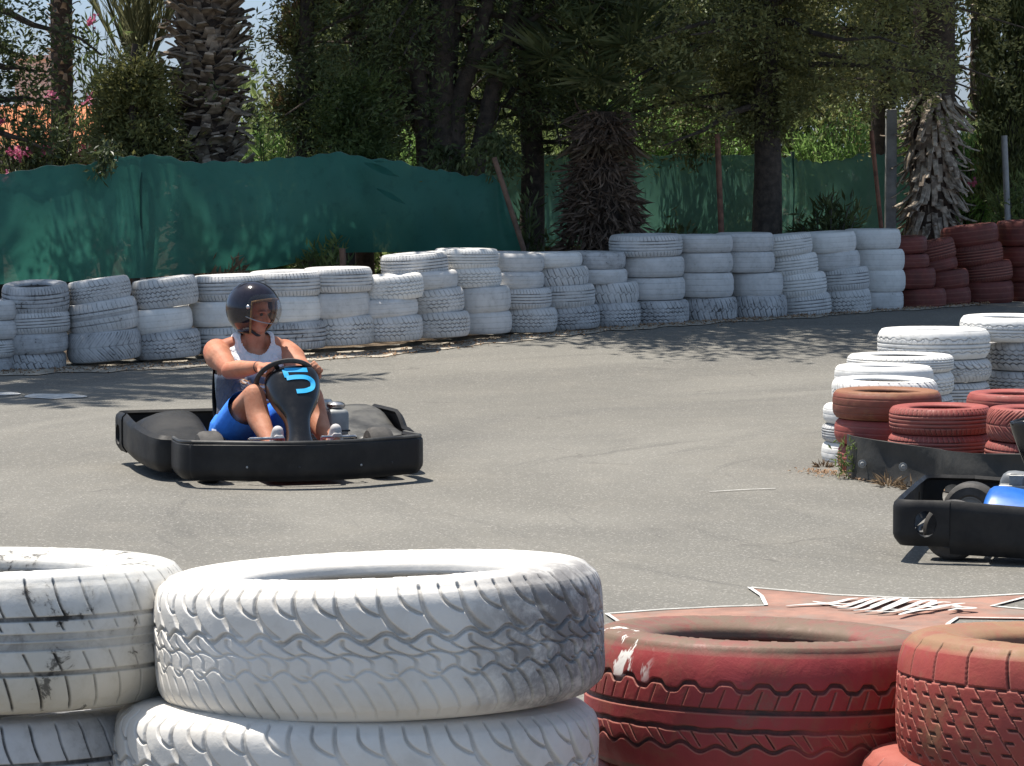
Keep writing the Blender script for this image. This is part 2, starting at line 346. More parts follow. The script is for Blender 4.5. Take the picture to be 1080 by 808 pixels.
class MB:
    """collects simple shapes into one mesh"""
    def __init__(s): s.V = []; s.F = []
    def add(s, vs, fs):
        b = len(s.V); s.V += [tuple(v) for v in vs]; s.F += [tuple(i+b for i in f) for f in fs]; return s
    def box(s, c, d, rot=None):
        vs = []
        for x in (-.5, .5):
            for y in (-.5, .5):
                for z in (-.5, .5):
                    p = Vector((x*d[0], y*d[1], z*d[2]))
                    if rot is not None: p.rotate(rot)
                    vs.append(p+Vector(c))
        return s.add(vs, [(0, 1, 3, 2), (4, 6, 7, 5), (0, 4, 5, 1), (2, 3, 7, 6), (0, 2, 6, 4), (1, 5, 7, 3)])
    def tube(s, pts, rad, n=10, caps=True):
        pts = [Vector(p) for p in pts]; m = len(pts)
        if not hasattr(rad, '__len__'): rad = [rad]*m
        vs = []; prev = None
        for i, p in enumerate(pts):
            t = (pts[min(i+1, m-1)]-pts[max(i-1, 0)]).normalized()
            if prev is None:
                a = Vector((0, 0, 1)) if abs(t.z) < .9 else Vector((1, 0, 0)); u = t.cross(a).normalized()
            else: u = (prev-t*prev.dot(t)).normalized()
            prev = u; w = t.cross(u)
            for k in range(n):
                a = 2*PI*k/n; vs.append(p+(u*math.cos(a)+w*math.sin(a))*rad[i])
        fs = [(i*n+k, i*n+(k+1) % n, (i+1)*n+(k+1) % n, (i+1)*n+k) for i in range(m-1) for k in range(n)]
        if caps: fs += [tuple(range(n))[::-1], tuple((m-1)*n+k for k in range(n))]
        return s.add(vs, fs)
    def ellip(s, c, r, n=20, m=12, rot=None):
        vs = []; 
        for i in range(m+1):
            th = PI*i/m
            for k in range(n):
                a = 2*PI*k/n; p = Vector((r[0]*math.sin(th)*math.cos(a), r[1]*math.sin(th)*math.sin(a), r[2]*math.cos(th)))
                if rot is not None: p.rotate(rot)
                vs.append(p+Vector(c))
        fs = [(i*n+k, (i+1)*n+k, (i+1)*n+(k+1) % n, i*n+(k+1) % n) for i in range(m) for k in range(n)]
        return s.add(vs, fs)
    def lathe(s, prof, n=32, c=(0, 0, 0), axis='y', closed=False):
        vs = []
        for (r, h) in prof:
            for k in range(n):
                a = 2*PI*k/n
                if axis == 'y': p = (r*math.cos(a), h, r*math.sin(a))
                elif axis == 'z': p = (r*math.cos(a), r*math.sin(a), h)
                else: p = (h, r*math.cos(a), r*math.sin(a))
                vs.append((p[0]+c[0], p[1]+c[1], p[2]+c[2]))
        m = len(prof); R = range(m if closed else m-1)
        fs = [(i*n+k, i*n+(k+1) % n, ((i+1) % m)*n+(k+1) % n, ((i+1) % m)*n+k) for i in R for k in range(n)]
        return s.add(vs, fs)
    def build(s, name, mat, parent=None, smooth=True, bevel=0, subsurf=0, solid=0, keep=False, auto=40):
        me = bpy.data.meshes.new(name); me.from_pydata(s.V, [], s.F)
        bm = bmesh.new(); bm.from_mesh(me); bmesh.ops.remove_doubles(bm, verts=bm.verts, dist=1e-5)
        bmesh.ops.recalc_face_normals(bm, faces=bm.faces); bm.to_mesh(me); bm.free()
        if smooth:
            me.polygons.foreach_set('use_smooth', [True]*len(me.polygons))
        me.materials.append(M[mat] if isinstance(mat, str) else mat)
        o = bpy.data.objects.new(name, me); COL.objects.link(o)
        if solid: q = o.modifiers.new('solid', 'SOLIDIFY'); q.thickness = solid; q.offset = 0
        if bevel: q = o.modifiers.new('bevel', 'BEVEL'); q.width = bevel; q.segments = 3; q.limit_method = 'ANGLE'; q.angle_limit = R_(35)
        if subsurf: q = o.modifiers.new('sub', 'SUBSURF'); q.levels = subsurf; q.render_levels = subsurf
        if o.modifiers: bake(o)
        if smooth and not subsurf:
            try: o.data.set_sharp_from_angle(angle=R_(auto))
            except Exception: pass
        if parent: o.parent = parent
        return o
def bake(o):
    dg = bpy.context.evaluated_depsgraph_get(); dg.update()
    me = bpy.data.meshes.new_from_object(o.evaluated_get(dg)); me.name = o.data.name
    o.modifiers.clear(); o.data = me
def copy_tree(o, parent=None):
    c = o.copy(); COL.objects.link(c); c.parent = parent
    for ch in o.children: copy_tree(ch, c)
    return c

def vnoise(u, v, nu, nv, seed):
    """smooth value noise, periodic in u (0..1)"""
    r = np.random.default_rng(seed).random((nv+2, nu))
    x = u*nu; y = np.clip(v, 0, .9999)*nv
    xi = np.floor(x).astype(int); yi = np.floor(y).astype(int); fx = x-xi; fy = y-yi
    fx = fx*fx*(3-2*fx); fy = fy*fy*(3-2*fy)
    a = r[yi, xi % nu]; b = r[yi, (xi+1) % nu]; c = r[yi+1, xi % nu]; d = r[yi+1, (xi+1) % nu]
    return (a*(1-fx)+b*fx)*(1-fy)+(c*(1-fx)+d*fx)*fy

# ------------------------------------------------------------------ tyres
def ss(x, a, b):
    t = np.clip((x-a)/(b-a+1e-9), 0, 1); return t*t*(3-2*t)
def groove_fn(pat, u, y, hw, Rr):
    """u 0..1 round the tyre, y height in metres; returns groove mask 0..1"""
    L = 2*PI*Rr; soft = .0013
    def ln(d, w): return 1-ss(np.abs(d), w/2-soft*.5, w/2+soft)
    def per(n, sh): # distance in metres to periodic vertical line shifted by sh (fraction of pitch)
        p = (u*n+sh) % 1.0; p = np.minimum(p, 1-p); return p*L/n
    g = np.zeros_like(u*y)
    T = .80*hw
    yn = y/T
    def mx(a): 
        nonlocal g; g = np.maximum(g, a)
    if pat == 'wave':
        n = 34; P = L/n; ph = (u*n) % 1.0
        top = ss(yn, .28, .33); 
        for off, q in ((0, 1.0), (.5, .55)):
            k = np.clip((1.05-yn)/.75/q, 0, 1.3)
            sh = off-.55*k**2.6
            lim = ss(yn, 1.05-.78*q, 1.05-.72*q)
            p = (u*n+sh) % 1.0; p = np.minimum(p, 1-p)*P/(1+2.2*k**2)
            mx(ln(p, .0042 if q == 1 else .003)*lim)
        mx(ln(y-(T*.27+.0065*np.sin(2*PI*(u*n+.1))), .0055))
        mid = (1-ss(yn, .24, .28))*ss(yn, -.36, -.32)
        wb = .012*np.sin(2*PI*u*n*.5)
        for off in (0, .52):
            p = (u*n*1.0+off+1.5*yn+.12*np.sin(yn*14)) % 1.0; p = np.minimum(p, 1-p)*P*.55
            mx(ln(p, .0022)*mid*.8)
        mx(ln(y-(-.002+.003*np.sin(2*PI*(u*n+yn))), .0024)*.8)
        mx(ln(y-(-T*.36+.007*np.sin(2*PI*(u*n+.55))), .0035)*.9)
        lo = 1-ss(yn, -.38, -.33)
        for off, q in ((0, 1), (.5, .6)):
            k = np.clip((-.34-yn)/.66, 0, 1)
            p = (u*n+off-.75*k**.5-.1) % 1.0; p = np.minimum(p, 1-p)*P*(.45+.5*k)
            mx(ln(p, .0026)*lo*(1 if q == 1 else ss(k, .2, .28))*.9)
    elif pat == 'ribsipe':
        n = 44
        for yy, w in ((.46, .0055), (-.02, .011), (-.5, .0055), (.14, .010)): mx(ln(y-T*yy, w)*(.55 if w > .006 else 1))
        sh = .25*np.clip((1-yn)*2, 0, 1.2)**2
        mx(ln(per(n, -sh), .0030)*ss(yn, .46, .48))
        mx(ln(per(n, .6+.9*yn), .0022)*ss(yn, .24, .27)*(1-ss(yn, .38, .42))*.9)
        mx(ln(per(n, .3+.9*yn), .0026)*ss(yn, -.5, -.48)*(1-ss(yn, -.16, -.12)))
        mx(ln(per(n, .1+.6*yn), .0028)*(1-ss(yn, -.56, -.53)))
    elif pat == 'zigzag':
        n = 30
        tri = np.sin(2*PI*u*n+.5*np.sin(4*PI*u*n))*.8+.25*np.sin(2*PI*u*7); tri2 = np.sin(2*PI*u*n+1.2)*.8+.3*np.sin(2*PI*u*11)
        mx(ln(y-T*.46-.0065*tri-.002*np.sin(9*u*2*PI), .0055)); mx(ln(y-T*.04, .0065)); mx(ln(y+T*.30-.001*tri, .006)); mx(ln(y+T*.62-.0065*tri2, .005))
        mx(ln(per(n*2, -1.1*yn), .0016)*ss(yn, .06, .1)*(1-ss(yn, .4, .44))*.8)
        mx(ln(per(n*1, 1.0*yn), .002)*ss(yn, -.62, -.58)*(1-ss(yn, -.36, -.32)))
        mx(ln(per(n*1, .5+1.4*yn), .0013)*ss(yn, -.62, -.58)*(1-ss(yn, -.36, -.32))*.7)
    elif pat == 'dash':
        n = 52
        a = 1.6*yn; mx(ln(per(n, a), .0019)*(ss(np.sin((yn*7+u*0)*PI+np.floor(u*n+a)*2.1), -.72, -.62))*(1-ss(yn, .50, .54))*.9)
        for j in range(7):
            yy = -.85+j*.22
            p = (u*n+a+.5*(j % 2)) % 1.0
            mx(ln(y-T*yy-.001, .0030)*(ss(p, .02, .06)*(1-ss(p, .42, .48))))
        mx(ln(per(n*.5, .2*yn), .0035)*ss(yn, .50, .53)); mx(ln(y-T*.5, .002)*.5)
    elif pat == 'chevron':
        n = 34; mx(ln(per(n, -1.5*np.abs(yn)), .0065)); mx(ln(per(n, .5-1.5*np.abs(yn)), .003)*ss(np.abs(yn), .3, .4)); mx(ln(y, .004)*.6)
    elif pat == 'ribs':
        n = 60
        for yy in (.55, .2, -.15, -.5): mx(ln(y-T*yy, .0085))
        mx(ln(per(n, .4*yn), .004)*ss(yn, .6, .66)*.9); mx(ln(per(n, .4*yn), .004)*(1-ss(yn, -.62, -.56))*.9)
    elif pat == 'blocks':
        n = 40
        tri = np.abs(((u*n) % 1.0)*2-1)*2-1
        for j, yy in enumerate((.5, .12, -.25, -.6)): mx(ln(y-T*yy-.006*tri*(1 if j % 2 else -1), .0075))
        mx(ln(per(n, .8*yn), .004)*ss(yn, .55, .6)); mx(ln(per(n, .8*yn), .0035)*(1-ss(yn, -.66, -.6))); mx(ln(per(n, .3), .003)*(1-ss(np.abs(yn), .3, .5))*.6)
    elif pat == 'lugs':
        n = 30
        mx(ln(per(n, .5*yn), .009)*ss(yn, .1, .15)); mx(ln(per(n, .5+.5*yn), .009)*(1-ss(yn, -.15, -.1))); mx(ln(y-.012*np.sin(2*PI*u*n), .006))
        mx(ln(per(n*2, 1.2*yn), .003)*.5)
    elif pat == 'plain':
        for yy in (.62, -.62): mx(ln(y-T*yy, .004)*.35)
        mx(ln(y, .004)*.25)
    return g
def cr(pts, n):
    pts = np.array(pts, float); P = np.vstack([2*pts[0]-pts[1], pts, 2*pts[-1]-pts[-2]]); out = []
    m = len(pts)-1
    for t in np.linspace(0, m, n):
        i = min(int(t), m-1); f = t-i; a, b, c, d = P[i:i+4]
        out.append(.5*((2*b)+(-a+c)*f+(2*a-5*b+4*c-d)*f*f+(-a+3*b-3*c+d)*f**3))
    return np.array(out)
RT, HT = .31, .20
def tyre_mesh(name, pat, NA=400, NTd=36, seed=0, depth=.006, sq=3.5, hole=.60, H=HT, sharp=.0):
    hw = H/2; R0 = RT
    side = cr([(hole*R0, .70*hw), (hole*R0+.006, .86*hw), (.70*R0, .95*hw), (.82*R0, 1.0*hw), (.91*R0, .95*hw), (.955*R0+sharp*.02*R0, .80*hw)], 22)
    vt = np.linspace(1, -1, NTd)[1:-1]
    tread = np.stack([R0*(1-(.045-sharp*.02)*np.abs(vt)**sq), .80*hw*vt], 1)
    inner = cr([(hole*R0, -.70*hw), (hole*R0+.012, -.64*hw), (.80*R0, -.80*hw), (.90*R0, -.70*hw), (.94*R0, 0), (.90*R0, .70*hw), (.80*R0, .80*hw), (hole*R0+.012, .64*hw)], 20)
    prof = np.vstack([side, tread, side[::-1]*np.array([1, -1]), inner[1:]])
    ns, nt = len(side), len(tread); K = len(prof)
    iso = np.zeros(K); iso[ns-3:ns+nt+3] = 1
    sidef = np.zeros(K); sidef[:ns-2] = 1; sidef[ns-2] = .6; sidef[ns-1] = .3; sidef[ns+nt+2:] = .8
    u = (np.arange(NA)/NA)[None, :]; r = prof[:, 0:1]; z = prof[:, 1:2]
    g = groove_fn(pat, u, z*np.ones_like(u), hw, R0)*iso[:, None]
    lum = (vnoise(u*np.ones_like(z), (z/hw*.5+.5)*np.ones_like(u), 60, 6, seed)-.5)*.0016+(vnoise(u*np.ones_like(z), (z/hw*.5+.5)*np.ones_like(u), 9, 2, seed+1)-.5)*.006
    fade = vnoise(u*np.ones_like(z), (z/hw*.5+.5)*np.ones_like(u), 11, 3, seed+5)
    fade = .45+.55*ss(fade, .25, .5)
    # ring ribs and faint raised marks on the sidewall
    dz = np.zeros((K, 1)); 
    rr = prof[:, 0:1]/R0; sgn = np.sign(prof[:, 1:2])
    outer = (np.arange(K) < ns).astype(float)[:, None]+((np.arange(K) >= ns+nt) & (np.arange(K) < 2*ns+nt)).astype(float)[:, None]
    ring = np.exp(-((rr-.66)/.008)**2)*.0022+np.exp(-((rr-.925)/.008)**2)*.0018
    let = (vnoise(u*np.ones_like(z), rr*np.ones_like(u), 150, 40, seed+9) > .62)*np.exp(-((rr-.80)/.035)**4)*.0009
    rad = r+(lum-depth*g*fade)*(iso[:, None])+lum*(1-iso[:, None])*.3
    zz = z+sgn*outer*(ring+let)
    a = 2*PI*u
    V = np.stack([rad*np.cos(a), rad*np.sin(a), zz*np.ones_like(a)], -1).reshape(-1, 3)
    i = np.arange(K)[:, None]; j = np.arange(NA)[None, :]; i2 = (i+1) % K; j2 = (j+1) % NA
    Fq = np.stack([(i*NA+j), (i2*NA+j), (i2*NA+j2), (i*NA+j2)], -1).reshape(-1, 4)
    edge = np.clip(np.abs(np.roll(g, 1, 0)-g)+np.abs(np.roll(g, 2, 0)-g)+np.abs(np.roll(g, 2, 1)-g), 0, 1)*(1-g)
    return np_mesh(name, V, Fq, True, {'groove': g*fade, 'side': np.repeat(sidef[:, None], NA, 1), 'edge': edge})
PATS = ['ribs', 'blocks', 'plain', 'chevron', 'wave', 'lugs', 'zigzag', 'ribsipe']
base_mesh = {p: tyre_mesh('tyre_'+p, p, 420, 40, k, .0075) for k, p in enumerate(PATS)}
mesh_cache = {}
def tyre_data(pat, mat):
    if (pat, mat) not in mesh_cache:
        me = base_mesh[pat].copy(); me.materials.clear(); me.materials.append(M[mat]); mesh_cache[(pat, mat)] = me
    return mesh_cache[(pat, mat)]
def put_tyre(me, c, D, H, roll=0, pitch=0, rz=None, label='', group=None, h0=HT):
    o = bpy.data.objects.new('tyre', me); COL.objects.link(o)
    if rz is None: rz = random.uniform(0, 2*PI)
    mtx = Matrix.Translation(c) @ Matrix.Rotation(R_(-roll), 4, 'Y') @ Matrix.Rotation(R_(pitch), 4, 'X') @ Matrix.Rotation(rz, 4, 'Z') @ Matrix.Diagonal((D/(2*RT), D/(2*RT), H/h0, 1))
    o.matrix_world = mtx
    tag(o, label, 'tyre', group); return o

# the wall of stacked tyres: (phrase, depth, diameter, colour, [(left or None, right, top, bottom, tilt, pattern, material)...])
WALL = [
 ('stack cut by the left edge', 21.75, .62, 'white', [(None, 18, 318, 339, 0, 'plain', 'w_mid'), (None, 19, 339, 359, 0, 'plain', 'w_mid'), (None, 17, 359, 378, 0, 'ribs', 'w_mid'), (None, 15, 378, 396, 0, 'plain', 'w_dirty')]),
 ('second wall stack from the left edge', 21.9, .58, 'white', [(2, 73, 300, 331, 1, 'ribs', 'w_dirty'), (None, 74, 330, 353, 3, 'ribs', 'w_mid'), (None, 72, 352, 374, 3, 'plain', 'w_dirty'), (None, 70, 373, 393, 1, 'lugs', 'w_dirty')]),
 ('third wall stack from the left edge', 22.05, .60, 'white', [(71, 138, 295, 319, 8, 'blocks', 'w_mid'), (71, 146, 318, 352, 9, 'ribsipe', 'w_mid'), (70, 149, 350, 382, 5, 'chevron', 'w_dirty')]),
 ("stack just left of the driver's helmet", 22.25, .6, 'white', [(139, 209, 294, 325, 7, 'blocks', 'w_mid'), (None, 203, 326, 352, 5, 'plain', 'w_clean'), (None, 212, 350, 379, 4, 'blocks', 'w_dirty')]),
 ("stack half hidden by the helmet", 22.5, .64, 'white', [(None, 280, 291, 318, 2, 'ribs', 'w_mid'), (None, 276, 318, 345, 2, 'plain', 'w_clean'), (None, 282, 345, 374, 2, 'ribs', 'w_mid')]),
 ("stack just right of the driver's helmet", 22.7, .64, 'white', [(None, 340, 287, 313, 1, 'ribs', 'w_mid'), (None, 340, 313, 341, 0, 'plain', 'w_clean'), (None, 345, 340, 370, 2, 'ribs', 'w_dirty')]),
 ("second wall stack right of the helmet", 22.85, .62, 'white', [(None, 393, 283, 309, 1, 'ribs', 'w_mid'), (None, 391, 309, 336, 2, 'plain', 'w_mid'), (None, 397, 334, 365, 2, 'blocks', 'w_mid')]),
 ("three-high stack nearest the kart's nose side", 23.0, .60, 'white', [(None, 447, 291, 317, 4, 'blocks', 'w_clean'), (None, 441, 316, 336, 3, 'plain', 'w_mid'), (None, 446, 334, 361, 2, 'blocks', 'w_mid')]),
 ('leftmost four-high stack right of the driver', 23.35, .62, 'white', [(401, 473, 268, 291, 4, 'ribs', 'w_mid'), (None, 483, 286, 306, 1, 'plain', 'w_mid'), (None, 490, 305, 331, 3, 'blocks', 'w_mid'), (None, 496, 330, 357, 2, 'blocks', 'w_mid')]),
 ('second four-high stack right of the driver', 23.7, .60, 'white', [(None, 526, 263, 284, 0, 'ribs', 'w_clean'), (None, 529, 283, 304, 1, 'blocks', 'w_clean'), (None, 539, 303, 330, 2, 'plain', 'w_mid'), (None, 540, 329, 353, 1, 'plain', 'w_mid')]),
 ("stack at the green net's torn right end", 24.05, .60, 'white', [(None, 574, 267, 287, -1, 'plain', 'w_mid'), (None, 574, 287, 305, 0, 'plain', 'w_mid'), (None, 582, 304, 326, 0, 'ribs', 'w_mid'), (None, 588, 325, 351, 0, 'blocks', 'w_mid')]),
 ("stack just right of the net's torn end", 24.35, .60, 'white', [(None, 614, 267, 283, 1, 'plain', 'w_clean'), (None, 621, 282, 303, 2, 'lugs', 'w_mid'), (None, 628, 301, 325, 2, 'ribs', 'w_mid'), (None, 633, 323, 348, 2, 'blocks', 'w_dirty')]),
 ('stack below the shaggy fan palm trunk', 24.65, .58, 'white', [(None, 660, 266, 284, -1, 'plain', 'w_dirty'), (None, 662, 284, 300, 0, 'plain', 'w_mid'), (None, 674, 298, 321, 1, 'lugs', 'w_mid'), (None, 676, 320, 346, 1, 'blocks', 'w_dirty')]),
 ('wide stack right of the fan palm trunk', 24.95, .66, 'white', [(642, 720, 248, 271, 1, 'ribs', 'w_mid'), (None, 722, 271, 293, 0, 'plain', 'w_mid'), (None, 723, 293, 317, 0, 'plain', 'w_mid'), (None, 727, 317, 344, 0, 'blocks', 'w_dirty')]),
 ('stack in front of the tall rusty pipe', 25.2, .60, 'white', [(None, 773, 248, 267, 0, 'plain', 'w_mid'), (None, 773, 267, 288, 0, 'plain', 'w_mid'), (None, 774, 288, 314, 0, 'plain', 'w_mid'), (None, 778, 314, 341, 0, 'lugs', 'w_dirty')]),
 ('stack in front of the cypress trunk', 25.5, .58, 'white', [(None, 816, 246, 266, 0, 'plain', 'w_mid'), (None, 817, 266, 288, 0, 'plain', 'w_mid'), (None, 826, 288, 313, 0, 'plain', 'w_mid'), (None, 830, 312, 338, 0, 'lugs', 'w_dirty')]),
 ('first stack right of the cypress trunk', 25.8, .58, 'white', [(None, 857, 248, 270, 6, 'ribs', 'w_clean'), (None, 863, 269, 292, 6, 'ribs', 'w_clean'), (None, 872, 289, 314, 5, 'ribs', 'w_clean'), (None, 877, 311, 336, 5, 'ribs', 'w_mid')]),
 ('second stack right of the cypress trunk', 26.2, .58, 'white', [(None, 903, 245, 267, 3, 'plain', 'w_clean'), (None, 907, 265, 286, 2, 'plain', 'w_mid'), (None, 917, 283, 307, 4, 'ribs', 'w_mid'), (None, 919, 306, 333, 3, 'blocks', 'w_mid')]),
 ('last white stack beside the red ones', 26.6, .58, 'white', [(None, 950, 242, 263, 0, 'plain', 'w_clean'), (None, 954, 263, 286, 0, 'plain', 'w_clean'), (None, 955, 285, 308, 0, 'plain', 'w_clean'), (None, 953, 308, 329, 1, 'plain', 'w_mid')]),
 ('first red stack beside the white wall', 27.0, .58, 'dark red', [(None, 978, 250, 268, 2, 'plain', 'r_wall'), (None, 980, 268, 284, 0, 'plain', 'r_wall'), (None, 987, 283, 305, 0, 'plain', 'r_wall'), (None, 998, 305, 327, 1, 'plain', 'r_wall')]),
 ('second red wall stack', 27.4, .56, 'dark red', [(None, 1008, 255, 277, 12, 'ribs', 'r_wall'), (None, 1010, 274, 288, 10, 'plain', 'r_wall'), (None, 1022, 286, 306, 6, 'plain', 'r_wall'), (None, 1024, 304, 324, 3, 'plain', 'r_wall')]),
 ('third red wall stack', 27.7, .60, 'dark red', [(None, 1053, 238, 260, 7, 'plain', 'r_wall'), (None, 1058, 258, 280, 7, 'ribs', 'r_wall'), (None, 1068, 277, 298, 6, 'ribs', 'r_wall'), (None, 1069, 297, 321, 2, 'plain', 'r_wall')]),
 ('red stack cut by the right edge', 28.0, .60, 'dark red', [(None, 1110, 233, 259, 2, 'plain', 'r_wall'), (None, 1112, 259, 281, 2, 'plain', 'r_wall'), (None, 1116, 281, 298, 1, 'plain', 'r_wall'), (None, 1118, 298, 319, 0, 'plain', 'r_wall')]),
]
LEVELS = {3: ['top', 'middle', 'bottom'], 4: ['top', 'second highest', 'third highest', 'bottom']}
PATW = {'ribs': 'ribbed', 'blocks': 'zigzag-treaded', 'plain': 'smooth', 'chevron': 'chevron-treaded', 'lugs': 'coarse-treaded', 'ribsipe': 'grooved', 'wave': 'wavy-treaded', 'zigzag': 'zigzag-treaded'}
WALL = [(a, b*KY, c, d, e) for a, b, c, d, e in WALL]
for si, (phrase, Y, D0, colr, rows) in enumerate(WALL):
    s = F/Y; nz = len(rows); bottoms = []
    for k, (l, r, yt, yb, tilt, pat, mat) in enumerate(rows):
        D = D0*random.uniform(.985, 1.015)
        if l is not None: D = (r-l)/s; pxc = (l+r)/2
        else: pxc = r-D/2*s
        Yc = Y+random.uniform(-.02, .02)
        a = at(pxc, yt, Yc-D*.42); b = at(pxc, yb, Yc-D*.42)
        H = a.z-b.z
        c = Vector((a.x*Yc/(Yc-D*.42), Yc, (a.z+b.z)/2))
        t2 = tilt if tilt else random.uniform(-.6, .6)
        pit = 6 if (si == 1 and k == 0) else random.uniform(-.5, 1)
        put_tyre(tyre_data(pat, mat), c, D, H*1.0, t2, pit, None,
                 f'{colr} {PATW[pat]} tyre, {LEVELS[nz][k]} of the {phrase}', 'painted tyres stacked as the back wall of the track')

# island of tyres at the right: (phrase, depth, left, right, [H top->bottom], z_top, mats)
def stack(phrase, Y, l, r, ztop, items, group, adj='', cut=None):
    Y = Y*KY; s = F/Y; D0 = (r-l)/s; z = ztop; n = len(items)
    for k, (H, pat, mat, dx, w) in enumerate(items):
        c = Vector((((l+r)/2-CX)/s*1.003+dx, Y, z-H/2))
        put_tyre(tyre_data(pat, mat), c, D0*random.uniform(.985, 1.01), H, random.uniform(-.8, .8), random.uniform(-.6, .6), None, w, group)
        z -= H
G2 = 'painted tyres stacked on the inner island'
stack('', 15.4, 878, 993, .485, [(.17, 'plain', 'r_brown', 0, 'brown-topped red tyre, top of the red stack at the island\'s left end'), (.15, 'plain', 'r_mid', .01, 'red tyre, middle of the stack at the island\'s left end, behind the weed'), (.155, 'ribs', 'r_mid', .03, 'dark red tyre on the ground, left of the black rubber belt')], G2)
stack('', 15.95, 877, 988, .50, [(.15, 'lugs', 'w_clean', 0, 'white tyre lying just behind and above the brown-topped red tyre'), (.12, 'plain', 'w_clean', -.055, 'white tyre peeking out left behind the brown-topped red tyre'), (.11, 'ribs', 'w_dirty', -.06, 'grimy white tyre squeezed left behind the middle red island tyre'), (.135, 'plain', 'w_clean', -.06, 'white tyre on the ground at the island\'s left tip')], G2)
stack('', 16.5, 879, 985, .535, [(.14, 'plain', 'w_clean', 0, 'white tyre with dusty ring, third step up at the island\'s left'), (.20, 'plain', 'w_clean', 0, 'white tyre hidden second in the island\'s third stack back'), (.18, 'ribs', 'w_mid', 0, 'white tyre hidden at the foot of the island\'s third stack back')], G2)
stack('', 17.0, 892, 1006, .565, [(.11, 'ribs', 'w_clean', 0, 'flat-shouldered white tyre just left below the big round white tyre'), (.15, 'blocks', 'w_clean', .0, 'white tyre under the flat-shouldered one in the island\'s middle'), (.15, 'ribs', 'w_mid', 0, 'lower white tyre in the stack left of the big round one'), (.15, 'ribs', 'w_mid', 0, 'white ground tyre in the stack left of the big round one')], G2)
stack('', 17.55, 924, 1044, .695, [(.20, 'zigzag', 'w_clean', 0, 'big round-shouldered white tyre topping the island\'s tallest near stack'), (.15, 'wave', 'w_mid', .01, 'white tyre with wavy tread right under the big round white tyre'), (.15, 'ribs', 'w_mid', .0, 'third white tyre down under the big round white tyre'), (.19, 'ribs', 'w_mid', 0, 'white tyre on the ground under the big round white tyre')], G2)
stack('', 17.9, 1014, 1122, .755, [(.165, 'zigzag', 'w_clean', -.02, 'white zigzag tyre, top of the island stack at the right edge'), (.20, 'blocks', 'w_dirty', .14, 'smudged white tyre, second in the island stack at the right edge'), (.16, 'blocks', 'w_dirty', .14, 'black-smudged white tyre, third in the island stack at the right edge'), (.22, 'ribs', 'w_mid', .1, 'white ground tyre of the island stack at the right edge')], G2)
stack('', 14.95, 938, 1046, .435, [(.155, 'ribs', 'r_mid', 0, 'red ribbed tyre, top of the stack behind the belt\'s middle'), (.145, 'ribs', 'r_mid', -.006, 'red ribbed tyre directly above the belt\'s middle'), (.13, 'plain', 'r_mid', 0, 'red tyre hidden behind the belt\'s middle')], G2)
stack('', 15.35, 1019, 1126, .475, [(.17, 'plain', 'r_mid', 0, 'smooth red tyre wedged left of the crisscross-treaded red tyre'), (.15, 'plain', 'r_mid', -.03, 'pale red tyre wedged below, left of the right edge red stack'), (.155, 'plain', 'r_mid', 0, 'red tyre at the foot of the wedged stack behind the belt')], G2)
stack('', 14.62, 1041, 1150, .46, [(.19, 'chevron', 'r_mid', 0, 'red crisscross-treaded tyre at the right edge, atop its stack'), (.165, 'ribs', 'r_mid', -.01, 'pale red ribbed tyre under the crisscross-treaded one at right edge'), (.105, 'plain', 'r_mid', 0, 'red tyre behind the belt at the right edge')], G2)

# foreground tyres, modelled finely
G3 = 'large painted tyres stacked beside the camera'
def fg_mesh(pat, mat, seed, H=HT, **kw):
    me = tyre_mesh('tyre_near_'+pat, pat, 1500, 150, seed, .0055, H=H, **kw); me.materials.append(M[mat]); return me
def fg(me, cpx, cpy, Y, D, H, roll, pitch, rz, label, h0=HT):
    Y = Y*KY; p = at(cpx, cpy, Y)   # centre of the top ring
    pitch = -pitch; up = Euler((R_(pitch), R_(-roll), 0)).to_matrix() @ Vector((0, 0, 1))
    c = p-up*H/2
    put_tyre(me, c, D, H, roll, pitch, rz, label, G3, h0); return c, up
m_ribs = fg_mesh('ribsipe', 'w_fg2', 11, sharp=.2); m_wave = fg_mesh('wave', 'w_fg', 12, sharp=.9, sq=6); m_zig = fg_mesh('zigzag', 'r_fg', 13); m_dash = fg_mesh('dash', 'r_fg2', 14, sharp=.6)
m_plain_w = tyre_data('ribsipe', 'w_dirty'); m_low_r = m_dash.copy(); m_low_r.materials.clear(); m_low_r.materials.append(M['r_fg3'])
m_low_w = m_wave.copy(); m_low_w.materials.clear(); m_low_w.materials.append(M['w_fg'])
m_low_l = m_ribs.copy(); m_low_l.materials.clear(); m_low_l.materials.append(M['w_dirty'])
def column(spec, below, words):
    """spec rows: (mesh, px, py, Y, D, H, roll, pitch, rz, label); below: extra tyres down to the ground"""
    c = None
    for row in spec: c, up = fg(*row)
    z = c.z-spec[-1][5]/2; n = below; H = z/n
    for k in range(n):
        put_tyre(below_mesh, Vector((c.x+random.uniform(-.02, .02), c.y+random.uniform(-.02, .02), z-H/2)), spec[-1][4]*.97, H, 0, 0, None, words[k], G3); z -= H
ordn = ['highest', 'second', 'third', 'fourth', 'lowest']
below_mesh = m_plain_w
column([(m_ribs, -25, 590, 3.80, .622, .198, 0, 2.8, 1.1, 'large grooved white tyre in the near left corner, topmost there'),
        (m_low_l, -50, 741, 3.80, .605, .20, 0, 4.0, 2.4, 'dirty grey-white tyre under the topmost one in the near left corner')], 5,
       [f'{ordn[k]} hidden white tyre at the foot of the near left corner stack' for k in range(5)])
